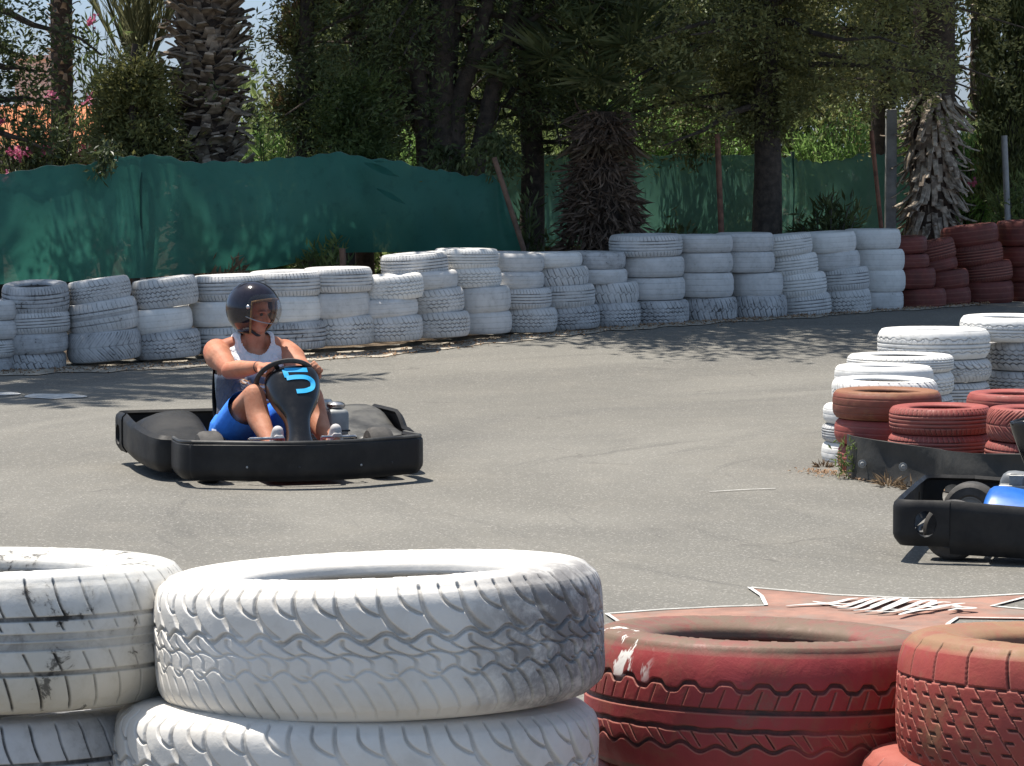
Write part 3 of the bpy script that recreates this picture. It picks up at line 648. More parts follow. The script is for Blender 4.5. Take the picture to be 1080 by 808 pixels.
column([(m_wave, 398, 595, 3.72, .640, .194, 2.1, 2.7, -.42, 'thick white wavy-treaded tyre, topmost of the central near stack'),
        (m_low_w, 376, 734, 3.74, .700, .20, -.3, 3.6, 1.9, 'wider white wavy-treaded tyre carrying the central near one')], 5,
       [f'{ordn[k]} hidden white tyre at the foot of the central near stack' for k in range(5)])
below_mesh = tyre_data('plain', 'r_mid')
column([(m_zig, 802, 663, 3.95, .530, .205, -1.5, 3.0, 0.0, 'mossy dark red tyre with zigzag grooves and spilled white paint'),
        (m_low_r, 796, 797, 3.98, .540, .19, -3.0, 2.0, 1.0, 'red tyre just showing beneath the mossy zigzag-grooved one')], 4,
       [f'{ordn[k]} hidden red tyre at the foot of the mossy red stack' for k in range(4)])
column([(m_dash, 1158, 670, 3.70, .565, .20, -1.5, 3.5, 2.2, 'rust-topped bright red tyre with slanted sipes at the right edge'),
        (m_low_r, 1125, 792, 3.74, .60, .19, -1.0, 3, .3, 'pale red tyre just showing under the rust-topped one at right')], 4,
       [f'{ordn[k]} hidden red tyre at the foot of the right edge near stack' for k in range(4)])

# ------------------------------------------------------------------ ground, track, paint
def sheet(xs, ys, zf):
    xs = np.array(xs); ys = np.array(ys); V = [(x, y, zf(x, y)) for y in ys for x in xs]
    n = len(xs); Fq = [(j*n+i, j*n+i+1, (j+1)*n+i+1, (j+1)*n+i) for j in range(len(ys)-1) for i in range(n-1)]
    return V, Fq
ys = [-40, 0, 10, 25.5]+list(np.arange(26, 34.2, .25))+[38, 50, 80, 200, 600, 900]
V, Fq = sheet([-600, -100, -20, -8, 0, 8, 20, 100, 600], ys, lambda x, y: gz(y)-.006)
tag(link('ground', np_mesh('ground', V, Fq, True), 'earth'), kind='structure')
wallpts = []
for (ph, Y, D0, co, rows) in WALL: wallpts.append((PX(rows[-1][1], Y)-.3, Y))
wx = np.array([p[0] for p in wallpts]); wy = np.array([p[1] for p in wallpts])
def wallY(x): 
    if x < wx[0]: return wy[0]+(x-wx[0])*.25
    if x > wx[-1]: return wy[-1]+(x-wx[-1])*.9
    return float(np.interp(x, wx, wy))
xs = np.concatenate([np.linspace(-30, -5, 14), np.linspace(-4.9, 5.6, 60), np.linspace(5.8, 30, 12)])
nV = 170; V = []; 
for j in range(nV):
    for x in xs:
        yw = max(wallY(x), 20)+.25; y = -3+(yw+3)*(j/(nV-1))**.8
        V.append((x, y, gz(y)))
n = len(xs); Fq = [(j*n+i, j*n+i+1, (j+1)*n+i+1, (j+1)*n+i) for j in range(nV-1) for i in range(n-1)]
tag(link('track', np_mesh('track', V, Fq, True), 'asphalt'), kind='structure')
# pale grit strip along the foot of the wall
V = []; Fq = []; xs2 = np.linspace(-4.6, 4.9, 260)
def rag(x, s): return .5+.5*math.sin(x*3.1+s)*math.sin(x*1.37+s*2)+.35*math.sin(x*11+s)+.2*math.sin(x*23+s*3)
for i, x in enumerate(xs2):
    y1 = wallY(x)-.12; w = .34+.22*rag(x, 1.0)
    y0 = y1-.20-max(.02, w*.8)
    for y in (y0, (y0+y1)/2, y1): V.append((x, y, gz(y)+.007))
for i in range(len(xs2)-1):
    for k in range(2): Fq.append((i*3+k, (i+1)*3+k, (i+1)*3+k+1, i*3+k+1))
tag(link('grit_strip', np_mesh('grit_strip', V, Fq, True), 'sand'), 'thin strip of pale grit along the foot of the tyre wall', 'grit', kind='stuff')
# litter: dead leaves and stones
def litter(nn, fpos, size):
    V = []; Fq = []
    for k in range(nn):
        x, y = fpos(); a = random.uniform(0, 2*PI); L = size*random.uniform(.5, 1.3); w = L*random.uniform(.25, .6); h = random.uniform(.003, .018)
        z = gz(y)+.006; ca, sa = math.cos(a), math.sin(a); b = len(V)
        V += [(x-ca*L, y-sa*L, z), (x+sa*w, y-ca*w, z+h), (x+ca*L, y+sa*L, z+h*.4), (x-sa*w, y+ca*w, z+h*1.2)]; Fq.append((b, b+1, b+2, b+3))
    return np_mesh('leaf_litter', V, Fq)
def posw():
    x = random.uniform(-4.6, 5); return x, wallY(x)-.28-abs(random.gauss(0, .22))
tag(link('leaf_litter', litter(2600, posw, .018), 'litter'), 'dry leaves scattered along the foot of the tyre wall', 'leaf litter', kind='stuff')
def posi():
    t = random.random(); return PX(862+t*130, 15.0*KY)+random.gauss(0, .05), 20.15-t*1.2-abs(random.gauss(0, .12))
tag(link('leaf_litter', litter(500, posi, .014), 'litter'), 'dry leaves and grit gathered in front of the black rubber belt', 'leaf litter', kind='stuff')
# flat paint helper
def poly_sheet(name, pts, z, mat, parent=None):
    bm = bmesh.new(); f = bm.faces.new([bm.verts.new((p[0], p[1], gz(p[1])+z)) for p in pts]); bmesh.ops.triangulate(bm, faces=[f])
    me = bpy.data.meshes.new(name); bm.to_mesh(me); bm.free()
    for p in me.polygons: pass
    me.update(); o = link(name, me, mat, parent)
    if me.polygons and me.polygons[0].normal.z < 0: me.flip_normals()
    return o
def gp(px, py):  # point on flat ground under a pixel
    u = (px-CX)/F; v = (CY-py)/F; d = Vector((u, math.cos(TH)+v*math.sin(TH), -math.sin(TH)+v*math.cos(TH))); k = -HCAM/d.z
    return (d.x*k, d.y*k)
def ribbon(name, pts, w, z, mat, parent=None):
    pts = [Vector((p[0], p[1])) for p in pts]; V = []; Fq = []
    for i, p in enumerate(pts):
        t = (pts[min(i+1, len(pts)-1)]-pts[max(i-1, 0)]).normalized(); nn = Vector((-t.y, t.x))
        ww = w[i] if hasattr(w, '__len__') else w
        V += [(*(p+nn*ww/2), gz(p.y)+z), (*(p-nn*ww/2), gz(p.y)+z)]
    Fq = [(2*i, 2*i+1, 2*i+3, 2*i+2) for i in range(len(pts)-1)]
    return V, Fq
def ribbons(name, lst, z, mat, parent=None):
    V = []; Fq = []
    for pts, w in lst:
        z += .0009
        v, f = ribbon('', pts, w, z, mat); b = len(V); V += v; Fq += [tuple(i+b for i in q) for q in f]
    me = np_mesh(name, V, Fq); return link(name, me, mat, parent)
# star-shaped sign painted on the track
star = [gp(790, 621), gp(880, 629), gp(960, 632.5), gp(1010, 632), gp(1085, 627.5), gp(1180, 622), gp(1140, 640), gp(1200, 652), gp(1120, 652), gp(1080, 655), gp(1092, 662)]
star = [gp(790, 621), gp(880, 629), gp(960, 632.5), gp(1010, 632), gp(1080, 628), gp(1190, 621), gp(1150, 626), gp(1080, 632), gp(1046, 641), gp(1080, 644), gp(1150, 648), gp(1130, 655),
        gp(1080, 654), gp(1010, 653), gp(1001, 659), gp(992, 668), gp(976, 668), gp(900, 700), gp(800, 720), gp(700, 690), gp(640, 649), gp(700, 644.5), gp(760, 641.5), gp(808, 640), gp(803, 630)]
sign = empty('painted_star', (gp(880, 645)[0], gp(880, 645)[1], 0)); tag(sign, 'faded red star emblem with white script painted on the track', 'ground marking')
def rel(o, par):
    o.parent = par; o.matrix_parent_inverse = Matrix.Translation(-par.location); return o
rel(poly_sheet('star_field', star, .004, 'starred'), sign)
def dens(pts, k=8):
    out = []
    for a, b in zip(pts[:-1], pts[1:]):
        for t in range(k): out.append((a[0]+(b[0]-a[0])*t/k, a[1]+(b[1]-a[1])*t/k))
    return out+[pts[-1]]
rel(ribbons('star_outline', [(dens(star+[star[0]], 4), .018)], .008, 'line'), sign)
def sm(pxs): return [tuple(p) for p in cr([gp(*p) for p in pxs], len(pxs)*5)]
letters = [  # brush script strokes
 [(829, 642), (850, 640.5), (874, 640), (900, 639.5), (912, 637)], [(857, 637.5), (872, 639.5), (884, 638), (896, 635), (905, 634)],
 [(874, 641), (890, 643), (903, 639), (916, 635), (925, 634)], [(883, 645), (900, 645), (912, 641), (925, 636), (938, 634.5), (932, 638), (918, 643)],
 [(900, 648), (915, 646), (930, 640), (944, 635), (955, 635), (945, 640), (930, 646)], [(912, 649), (930, 648), (945, 642), (960, 637), (972, 637)],
 [(925, 650), (945, 649), (962, 643), (975, 638), (985, 638), (978, 642), (962, 647)], [(938, 647), (955, 648), (972, 645), (990, 640), (1003, 640)],
 [(955, 648), (975, 648), (992, 645), (1008, 642), (1018, 641)], [(966, 644), (985, 645), (1003, 643), (1012, 646), (1000, 649)], [(948, 654), (958, 651), (968, 649), (985, 648)], [(1003, 646), (1018, 646), (1027, 647), (1010, 648)]]
rel(ribbons('script_lettering', [(sm(s), [.008+.022*math.sin(PI*min(1, max(0, i/(len(sm(s))-1))))**.6 for i in range(len(sm(s)))]) for s in letters], .012, 'line'), sign)
def ell(px, py, rx, ry):
    return [gp(px+rx*math.cos(a)*(1+.08*math.sin(3*a+1)), py+ry*math.sin(a)*(1+.15*math.sin(5*a))) for a in np.linspace(0, 2*PI, 26)[:-1]]
tag(poly_sheet('painted_patch', ell(57, 418.5, 33, 2.6), .006, 'line'), 'long white paint patch on the asphalt among the frond shadows', 'ground marking', 'white paint patches')
tag(poly_sheet('painted_patch', ell(4, 416, 17, 1.6), .006, 'line'), 'small white paint patch on the asphalt at the left edge', 'ground marking', 'white paint patches')
o = ribbons('chalk_line', [(sm([(742, 520), (765, 518.5), (790, 517.2), (818, 516.2)]), [.004, .010, .012]*6+[.008, .004])], .006, 'line') if False else ribbons('chalk_line', [(sm([(748, 519.6), (770, 518.3), (795, 517.0), (818, 516.2)]), .014)], .006, 'line')
tag(o, 'short thin white scratch line on the open asphalt', 'ground marking')

# ------------------------------------------------------------------ belt in front of the island
def belt():
    ctrl = [(PX(a, b*KY), b*KY) for a, b in ((894, 15.22), (900, 15.06), (925, 14.86), (945, 14.78), (985, 14.58), (1000, 14.44), (1037, 14.24), (1085, 14.18), (1150, 14.16), (1220, 14.3))]
    p = cr([(a, b) for a, b in ctrl], 90); V = []; nz = 8
    for i, (x, y) in enumerate(p):
        for k in range(nz):
            z = .235*k/(nz-1); w = .012*math.sin(k*.9+i*.14)+.010*math.sin(i*.31)
            V.append((x, y+w-(.02 if k == 0 else 0), gz(y)+.005+z*(1+.03*math.sin(i*.11))))
    Fq = [(i*nz+k, (i+1)*nz+k, (i+1)*nz+k+1, i*nz+k+1) for i in range(89) for k in range(nz-1)]
    root = empty('rubber_belt', (V[0][0], V[0][1], 0)); tag(root, 'black rubber conveyor belt wrapped round the foot of the tyre island', 'rubber belt')
    mb = MB(); mb.add(V, Fq); rel(mb.build('belt_strip', 'belt', solid=.012), root)
    for px, py, Y in ((909, 489, 14.93), (952, 492, 14.70), (1012, 505, 14.36)):
        q = at(px, py, Y*KY); b = MB(); b.lathe([(.0, -.02), (.011, -.02), (.013, -.014), (.013, 0), (.024, 0), (.024, .004)], 14, (q.x, q.y-.02, q.z), 'y'); rel(b.build('bolt', 'galv'), root)
belt()

# ------------------------------------------------------------------ kart
def band_mesh(path, zlo, zhi, nz=10, holes=(), flare=.0, thick=.03):
    """vertical wall following a closed or open plan path; zlo/zhi functions of arc fraction"""
    p = np.array(path, float); seg = np.linalg.norm(np.diff(p, axis=0), axis=1); L = np.concatenate([[0], np.cumsum(seg)]); tot = L[-1]
    n = max(8, int(tot/.016)); s = np.linspace(0, tot, n); q = np.stack([np.interp(s, L, p[:, 0]), np.interp(s, L, p[:, 1])], 1)
    V = []; c = q.mean(0)
    for i in range(n):
        t = q[min(i+1, n-1)]-q[max(i-1, 0)]; t /= np.linalg.norm(t)+1e-9; nn = np.array([t[1], -t[0]])
        if np.dot(nn, q[i]-np.array([0, 0])) < 0: nn = -nn
        a, b = zlo(s[i]/tot), zhi(s[i]/tot)
        for k in range(nz):
            f = k/(nz-1); off = -.030*max(0, (.22-f)/.22)**1.5 - .022*max(0, (f-.88)/.12)**2 + flare*f
            V.append((q[i][0]+nn[0]*off, q[i][1]+nn[1]*off, a+(b-a)*f))
    V = np.array(V); drop = set()
    Fq = []
    for i in range(n-1):
        for k in range(nz-1):
            f = (i*nz+k, (i+1)*nz+k, (i+1)*nz+k+1, i*nz+k+1); ctr = V[list(f)].mean(0); skip = False
            for (hx, hy, hz, rx, rz_) in holes:
                d = ((ctr[0]-hx)**2+(ctr[1]-hy)**2)/rx**2+(ctr[2]-hz)**2/rz_**2
                if d < 1: skip = True
            if not skip: Fq.append(f)
    if holes:
        from collections import Counter
        cnt = Counter(v for f in Fq for v in f); full = Counter()
        for i in range(n-1):
            for k in range(nz-1):
                for v in (i*nz+k, (i+1)*nz+k, (i+1)*nz+k+1, i*nz+k+1): full[v] += 1
        for v in cnt:
            if cnt[v] < full[v]:
                for (hx, hy, hz, rx, rz_) in holes:
                    al = 0 if abs(abs(hy)-.79) < .01 else 1
                    if abs(V[v][1-al]-(hy, hx)[al]) > .05: continue
                    d = math.sqrt(((V[v][al]-(hx, hy)[al])/rx)**2+((V[v][2]-hz)/rz_)**2)
                    if .6 < d < 1.8: V[v][al] = (hx, hy)[al]+(V[v][al]-(hx, hy)[al])/d; V[v][2] = hz+(V[v][2]-hz)/d
    mb = MB(); mb.add([tuple(v) for v in V], Fq); return mb
def wheel(parent, x, y, r, w, side):
    t = MB(); prof = [(r*.52, -w/2+.012), (r*.60, -w/2), (r*.86, -w/2+.002), (r*.965, -w/2+.018), (r, -w/2+.04), (r, w/2-.04), (r*.965, w/2-.018), (r*.86, w/2-.002), (r*.60, w/2), (r*.52, w/2-.012)]
    t.lathe(prof, 40, (0, 0, 0), 'y', True)
    root = empty('wheel', (x, y, r)); root.parent = parent
    t.build('tyre', 'rubber', root)
    b = MB(); b.lathe([(0, -w/2+.03), (r*.22, -w/2+.03), (r*.24, -w/2+.045), (r*.46, -w/2+.045), (r*.5, -w/2+.012), (r*.53, -w/2+.012), (r*.53, w/2-.012), (r*.5, w/2-.012), (r*.46, w/2-.045), (r*.24, w/2-.045), (r*.22, w/2-.03), (0, w/2-.03)], 28, (0, 0, 0), 'y')
    b.build('rim', 'galv', root)
def loft_fairing():
    rows = [(.665, .175, .120, .05), (.650, .215, .100, .06), (.612, .265, .072, .05), (.570, .325, .066, .045), (.530, .375, .076, .05), (.492, .420, .104, .055), (.456, .465, .132, .06), (.418, .515, .150, .065), (.378, .565, .157, .065), (.340, .610, .152, .06), (.310, .636, .132, .05), (.290, .646, .095, .035)]
    return cr(rows, 44)
FR = loft_fairing()
def fairing_pt(v, u, lift=0):
    i = v*(len(FR)-1); a = int(min(i, len(FR)-2)); f = i-a; x, z, w, d = FR[a]*(1-f)+FR[a+1]*f
    c = abs(u)**2.4
    p = Vector((x-d*2.1*c, w*math.copysign(math.sin(min(1, abs(u))*PI/2)**.92, u) if u else 0, z-d*.6*c))
    p.y += .05*v; return p+Vector((.80, 0, .60))*lift
def make_kart(loc, yaw, num, label, second=False):
    K = empty('go_kart', (loc[0], loc[1], 0.0), yaw); tag(K, label, 'go-kart', 'racing karts on the track')
    # local frame: +x forward, +y driver's left
    HW = .70
    zlo = lambda f: .055; 
    def arc(cx, cy, r, a0, a1, n=8): return [(cx+r*math.cos(R_(a)), cy+r*math.sin(R_(a))) for a in np.linspace(a0, a1, n)]
    # front bumper
    fp = [(.36, -.69), (.55, -.705)]+arc(.62, -.54, .165, -90, -35, 7)+[(.90, -.36), (.965, -.2), (.985, 0), (.965, .2), (.90, .36)]+arc(.62, .54, .165, 35, 90, 7)+[(.55, .705), (.36, .69)]
    fp = [tuple(p) for p in cr(fp, 70)]
    band_mesh(fp, lambda f: .050-.0*f, lambda f: .250+.012*math.sin(PI*f), 12).build('front_bumper', 'plastic', K, solid=.022)
    for yb in (-.38, -.12, .27, .46):
        k_ = min(range(len(fp)), key=lambda i: abs(fp[i][1]-yb)+(0 if fp[i][0] > .5 else 9)); q = fp[k_]; nn = math.atan2(q[1]*.35, 1)
        b = MB(); b.ellip((q[0]+.012*math.cos(nn), q[1]+.012*math.sin(nn), .125), (.005, .007, .007), 10, 8); b.build('bolt', 'frame' if yb in (-.12, .46) else 'galv', K)
    b = MB(); b.tube([(x*.992, y*.992, .253+.008*math.sin(PI*i/69)) for i, (x, y) in enumerate(fp)], .011, 8); b.build('bumper_lip', 'plastic_worn', K)
    # rear bumper wrapping round both corners, slots near the corners
    rz1 = .285 if second else .31
    rp = [(-.66, -.79), (-.78, -.79)]+arc(-.82, -.695, .10, -90, -180, 8)+[(-.925, -.3), (-.925, .3)]+arc(-.82, .695, .10, 180, 90, 8)+[(-.78, .79), (-.66, .79)]
    band_mesh(rp, lambda f: .085, lambda f: rz1, 14, holes=((-.77, -.79, .185, .052, .060), (-.77, .79, .185, .052, .060), (-.925, -.5, .18, .05, .05), (-.925, .5, .18, .05, .05))).build('rear_bumper', 'plastic', K, solid=.02)
    for s in (-1, 1):
        # side pod: outer wall
        pp = [(-.66, s*.78), (-.3, s*.80), (.05, s*.795), (.24, s*.77), (.30, s*.735), (.315, s*.69)]
        w = band_mesh([tuple(p) for p in cr(pp, 30)], lambda f: (.02 if second else .055)+.03*(1-f), (lambda f: .335-.085*min(1, max(0, (f-.46)/.16))**1.5) if (s > 0 and not second) else (lambda f: (.285 if second else .31)-.06*f), 12)
        w.build('side_pod', 'plastic', K, solid=.022)
        # sloping inner fairing of the pod
        sec = []
        for (x, zt, yi, yo) in (((-.52, .27, .46, .665), (-.50, .335, .44, .67), (-.46, .345, .44, .675)) if second else ((-.74, .26, .50, .66), (-.68, .325, .46, .67), (-.50, .345, .44, .675)))+((-.34, .33, .43, .68), (-.12, .27, .43, .69), (.12, .225, .45, .69), (.30, .23, .47, .685), (.345, .22, .48, .68)):
            zo = .20 if x > -.2 else .215
            yo += .07; yi -= .05; zo += .02
            if s > 0 and not second and x < -.2: zo = .325; zt = max(zt, .338)
            x = min(x, .27) if x > .3 else x*(.9 if x > 0 else 1)
            sec.append([(x, s*yo, .10), (x, s*yo, zo-.01), (x, s*(yo-.02), zo+.02), (x, s*(yo*.6+yi*.4), zt-.008), (x, s*(yi+.05), zt), (x, s*(yi+.015), zt-.012), (x, s*yi, zt-.05), (x, s*yi, .10)])
        V = [p for r in sec for p in r]; m = 8; Fq = [(i*m+k, (i+1)*m+k, (i+1)*m+k+1, i*m+k+1) for i in range(len(sec)-1) for k in range(m-1)]
        Fq.append(tuple(range(8)))
        f = MB(); f.add(V, Fq); pf = f.build('pod_fairing', (('greyplas' if s > 0 else 'blueplas') if second else ('plastic_worn' if s > 0 else 'plastic')), K, solid=.010, subsurf=1)
        g = MB(); g.box((.285, s*.60, .14), (.02, .20, .09)); g.build('intake', 'frame', K, bevel=.004)
    # chassis
    c = MB()
    for s in (-1, 1):
        c.tube([(-.85, s*.26, .09), (-.2, s*.30, .075), (.3, s*.22, .075), (.72, s*.20, .09), (.80, s*.17, .12)], .015)
        c.tube([(-.5, s*.28, .09), (-.5, s*.66, .10), (.2, s*.66, .10), (.35, s*.30, .08)], .012)
        c.tube([(.43, s*.20, .09), (.45, s*.44, .12)], .014)
    c.tube([(.80, -.17, .12), (.82, 0, .13), (.80, .17, .12)], .015); c.tube([(-.85, -.26, .09), (-.87, 0, .09), (-.85, .26, .09)], .015)
    c.tube([(-.2, -.3, .075), (-.2, .3, .075)], .015); c.build('chassis', 'frame', K)
    f = MB(); f.box((.28, 0, .062), (.95, .46, .006)); f.build('floor_tray', 'redpaint', K, bevel=.002)
    f = MB(); f.box((.66, 0, .205), (.10, .38, .05)); f.build('front_cover', 'redpaint', K, bevel=.015)
    a = MB(); a.tube([(-.55, -.58, .135), (-.55, .58, .135)], .018); a.build('rear_axle', 'steel', K)
    for s in (-1, 1):
        wheel(K, .46, s*.50, .148, .14, s); wheel(K, -.66 if second else -.55, s*.55, .138, .19, s)
    # seat shell
    rows = []
    for t in np.linspace(0, 1, 16):
        if t < .45: k = t/.45; x = .02-.36*k; z = .115-.015*math.sin(k*PI); 
        else: k = (t-.45)/.55; x = -.34-.06*math.sin(k*PI/2)-.16*k; z = .115+.50*k
        w = .165+.03*math.sin(t*PI)-.02*max(0, t-.8)*5*.4; lip = .10*math.sin(min(1, t*1.25+.1)*PI*.8)+.04
        rows.append((x+(.12 if second else 0), z, w, lip))
    V = []; m = 13
    for i, (x, z, w, lip) in enumerate(rows):
        for k in range(m):
            u = -1+2*k/(m-1); a_ = abs(u)**3
            t = i/15; ux, uz = ((0, 1) if t < .40 else ((.45, .6) if t < .6 else (.9, .25)))
            V.append((x+ux*lip*a_, w*u*(1.0+.05*a_)-(0 if second else .11), z+uz*lip*a_))
    s_ = MB(); s_.add(V, [(i*m+k, (i+1)*m+k, (i+1)*m+k+1, i*m+k+1) for i in range(15) for k in range(m-1)])
    s_.build('seat', 'plastic_gloss', K, solid=.012, subsurf=1)
    # engine on the driver's left with air box, fuel tank
    e = MB(); e.box((-.38, .34, .20), (.26, .15, .17)); e.box((-.38, .34, .30), (.16, .13, .07))
    for k in range(7): e.box((-.38, .34, .13+k*.022), (.29, .175, .006))
    E = e.build('engine', 'engine', K, bevel=.006)
    e = MB(); e.lathe([(0, 0), (.062, 0), (.075, .012), (.075, .055), (.062, .070), (0, .074)], 24, (-.30, .34, .335), 'z'); e.build('air_filter', 'steel', E)
    if not second: e = MB(); e.tube([(-.45, .36, .24), (-.58, .40, .25), (-.72, .38, .22), (-.76, .30, .20)], .026); e.build('exhaust', 'engine', E)
    # silver fuel tank between nose and engine
    b = MB(); b.box((.12, .33, .30), (.16, .13, .16)); fb = b.build('fuel_tank', 'galv', K, bevel=.03)
    b = MB(); b.lathe([(0, 0), (.05, 0), (.055, .01), (.055, .022), (.035, .035), (0, .038)], 20, (.12, .33, .385), 'z'); b.build('tank_cap', 'steel', fb)
    b = MB(); b.box((.12, .33, .255), (.164, .134, .010)); b.build('tank_strap', 'frame', fb, bevel=.002)
    # steering
    col = MB(); col.tube([(.60, .0, .12), (.20, .033, .565)], .010); col.build('steering_column', 'steel', K)
    sw = empty('steering_wheel', (.185, .01, .560)); sw.parent = K; sw.rotation_euler = (0, R_(-45), 0)
    b = MB(); b.lathe([(.168+.014*math.cos(a)*1.1, .013*math.sin(a)) for a in np.linspace(0, 2*PI, 11)[:-1]], 44, (0, 0, 0), 'z', True); b.build('grip', 'rubber', sw)
    b = MB(); 
    for a in (90, 210, 330): b.box((.075*math.cos(R_(a)), .075*math.sin(R_(a)), -.004), (.15, .028, .006), Euler((0, 0, R_(a))))
    b.lathe([(0, -.012), (.035, -.012), (.035, .008), (0, .008)], 20, (0, 0, 0), 'z'); b.build('spokes', 'frame', sw)
    # nose panel
    nv, nu = 44, 21; V = [fairing_pt(v/(nv-1), -1+2*u/(nu-1)) for v in range(nv) for u in range(nu)]
    n_ = MB(); n_.add(V, [(v*nu+u, v*nu+u+1, (v+1)*nu+u+1, (v+1)*nu+u) for v in range(nv-1) for u in range(nu-1)])
    N = n_.build('nose_panel', 'plastic_gloss', K, solid=.008)
    # digit as a raised vinyl ribbon following the panel
    if num:
        pts = cr([(-.50, .915), (.05, .915), (.42, .915)], 8).tolist()
        bar1 = [(.36, .855), (.0, .857), (-.44, .860)]; stem = [(-.44, .868), (-.38, .81), (-.33, .762)]; bowl = [(-.36, .752), (-.05, .762), (.28, .755), (.48, .715), (.46, .655), (.22, .625), (-.08, .618)]
        V = []; Fq = []
        for path, wd in ((cr(bar1, 12), .0160), (cr(stem, 10), .0150), (cr(bowl, 26), .0160)):
            P = [fairing_pt(v, u, .006) for u, v in [(a*.72+.02, b) for a, b in path]]; b0 = len(V)
            for i, p in enumerate(P):
                t = (P[min(i+1, len(P)-1)]-P[max(i-1, 0)]).normalized(); nn = Vector((.72, 0, .69)).cross(t).normalized()
                V += [p+nn*wd, p-nn*wd]
            Fq += [(b0+2*i, b0+2*i+1, b0+2*i+3, b0+2*i+2) for i in range(len(P)-1)]
        # lift each piece a hair so the overlaps never coincide
        V = [v+Vector((.72, 0, .69))*(.0012*(0 if i < 24 else (1 if i < 44 else 2))) for i, v in enumerate(V)]
        d = MB(); d.add(V, Fq); d.build('number', 'bluenum', N, smooth=False)
    # pedals and front hoop
    for s in (-1, 1):
        p = MB(); p.tube([(.66, s*.11, .262), (.66, s*.31, .262)], .009); p.tube([(.655, s*.13, .235), (.655, s*.29, .235)], .009); p.tube([(.66, s*.31, .262), (.62, s*.33, .10)], .009); p.tube([(.66, s*.11, .262), (.64, s*.11, .10)], .007)
        p.build('pedal', 'steel', K)
    if second:
        b = MB(); b.box((-.10, .38, .30), (.62, .22, .09)); b.build('engine_cover', 'greyplas', K, bevel=.03)
    return K
YAW1 = R_(17)
def yawz(a): return a-PI/2     # heading a measured from -Y towards +X
K1 = make_kart((-1.385, 20.0), yawz(YAW1), True, 'black go-kart numbered 5 with a man in a helmet driving it')
K2 = make_kart((2.80, 16.10), yawz(R_(77)), False, 'black and blue go-kart cut off by the right edge', True)

# ------------------------------------------------------------------ driver
K2.scale = (1, .80, 1)
def remesh(mb, vox, smooth_it=6, name='tmp'):
    me = bpy.data.meshes.new(name); me.from_pydata(mb.V, [], mb.F)
    o = bpy.data.objects.new(name, me); COL.objects.link(o)
    q = o.modifiers.new('r', 'REMESH'); q.mode = 'VOXEL'; q.voxel_size = vox; q.use_smooth_shade = True
    if smooth_it: q = o.modifiers.new('s', 'SMOOTH'); q.iterations = smooth_it; q.factor = .5
    bake(o); return o
def limb(mb, pts, rad, n=16):
    """closed tapered limb with rounded ends"""
    pts = [Vector(p) for p in pts]; P = cr([tuple(p) for p in pts], len(pts)*5); Rr = cr([(r, 0) for r in rad], len(pts)*5)[:, 0]
    mb.tube([tuple(p) for p in P], list(Rr), n); mb.ellip(P[0], (Rr[0],)*3, 14, 8); mb.ellip(P[-1], (Rr[-1],)*3, 14, 8)
KF = Matrix.Translation((K1.location.x, K1.location.y, 0)) @ Matrix.Rotation(K1.rotation_euler.z, 4, 'Z')
HEADC = Vector((-.355, -.05, .922)); HYAW = R_(40)
hs = (Vector((-.23, -.215, .240)), Vector((-.23, -.01, .235)))
knee = (Vector((.185, -.175, .475)), Vector((.19, .17, .46))); ank = (Vector((.50, -.135, .165)), Vector((.52, .20, .17)))
sh = (Vector((-.425, -.265, .690)), Vector((-.43, .150, .680))); elb = (Vector((-.125, -.250, .598)), Vector((-.13, .225, .565)))
wr = (Vector((.135, -.125, .635)), Vector((.13, .205, .60)))
def head_geo(mb, grow=0.0):
    rot = Euler((0, R_(6), HYAW))
    def h(p): v = Vector(p); v.rotate(rot); return v+HEADC
    mb.ellip(h((-.012, 0, .035)), (.098, .078, .095), 24, 16, rot)
    mb.ellip(h((.030, 0, -.030)), (.060, .060, .085), 24, 16, rot)   # face
    mb.ellip(h((.045, 0, -.085)), (.040, .040, .028), 18, 12, rot)   # chin
    limb(mb, [h((-.01, -.052, -.035)), h((.02, -.046, -.07)), h((.05, -.02, -.09))], (.022, .020, .018), 10)
    limb(mb, [h((-.01, .052, -.035)), h((.02, .046, -.07)), h((.05, .02, -.09))], (.022, .020, .018), 10)
    limb(mb, [h((.083, 0, .012)), h((.098, 0, -.012)), h((.110, 0, -.030)), h((.098, 0, -.036))], (.008, .010, .013, .009), 10)  # nose
    for s in (-1, 1):
        mb.ellip(h((.098, s*.010, -.034)), (.009, .008, .007), 10, 8)
        limb(mb, [h((.090, s*.010, .020)), h((.088, s*.030, .026)), h((.074, s*.048, .018))], (.009, .010, .008), 8)   # brow
        mb.ellip(h((.066, s*.036, -.022)), (.022, .018, .016), 12, 8, rot)  # cheek
        limb(mb, [h((-.005, s*.078, .014)), h((-.014, s*.086, -.004)), h((-.008, s*.079, -.026))], (.010, .012, .008), 8)  # ear
    limb(mb, [h((.086, -.020, -.058)), h((.095, 0, -.056)), h((.086, .020, -.058))], (.006, .008, .006), 8)
    limb(mb, [h((.084, -.016, -.068)), h((.091, 0, -.069)), h((.084, .016, -.068))], (.006, .008, .006), 8)
    return h
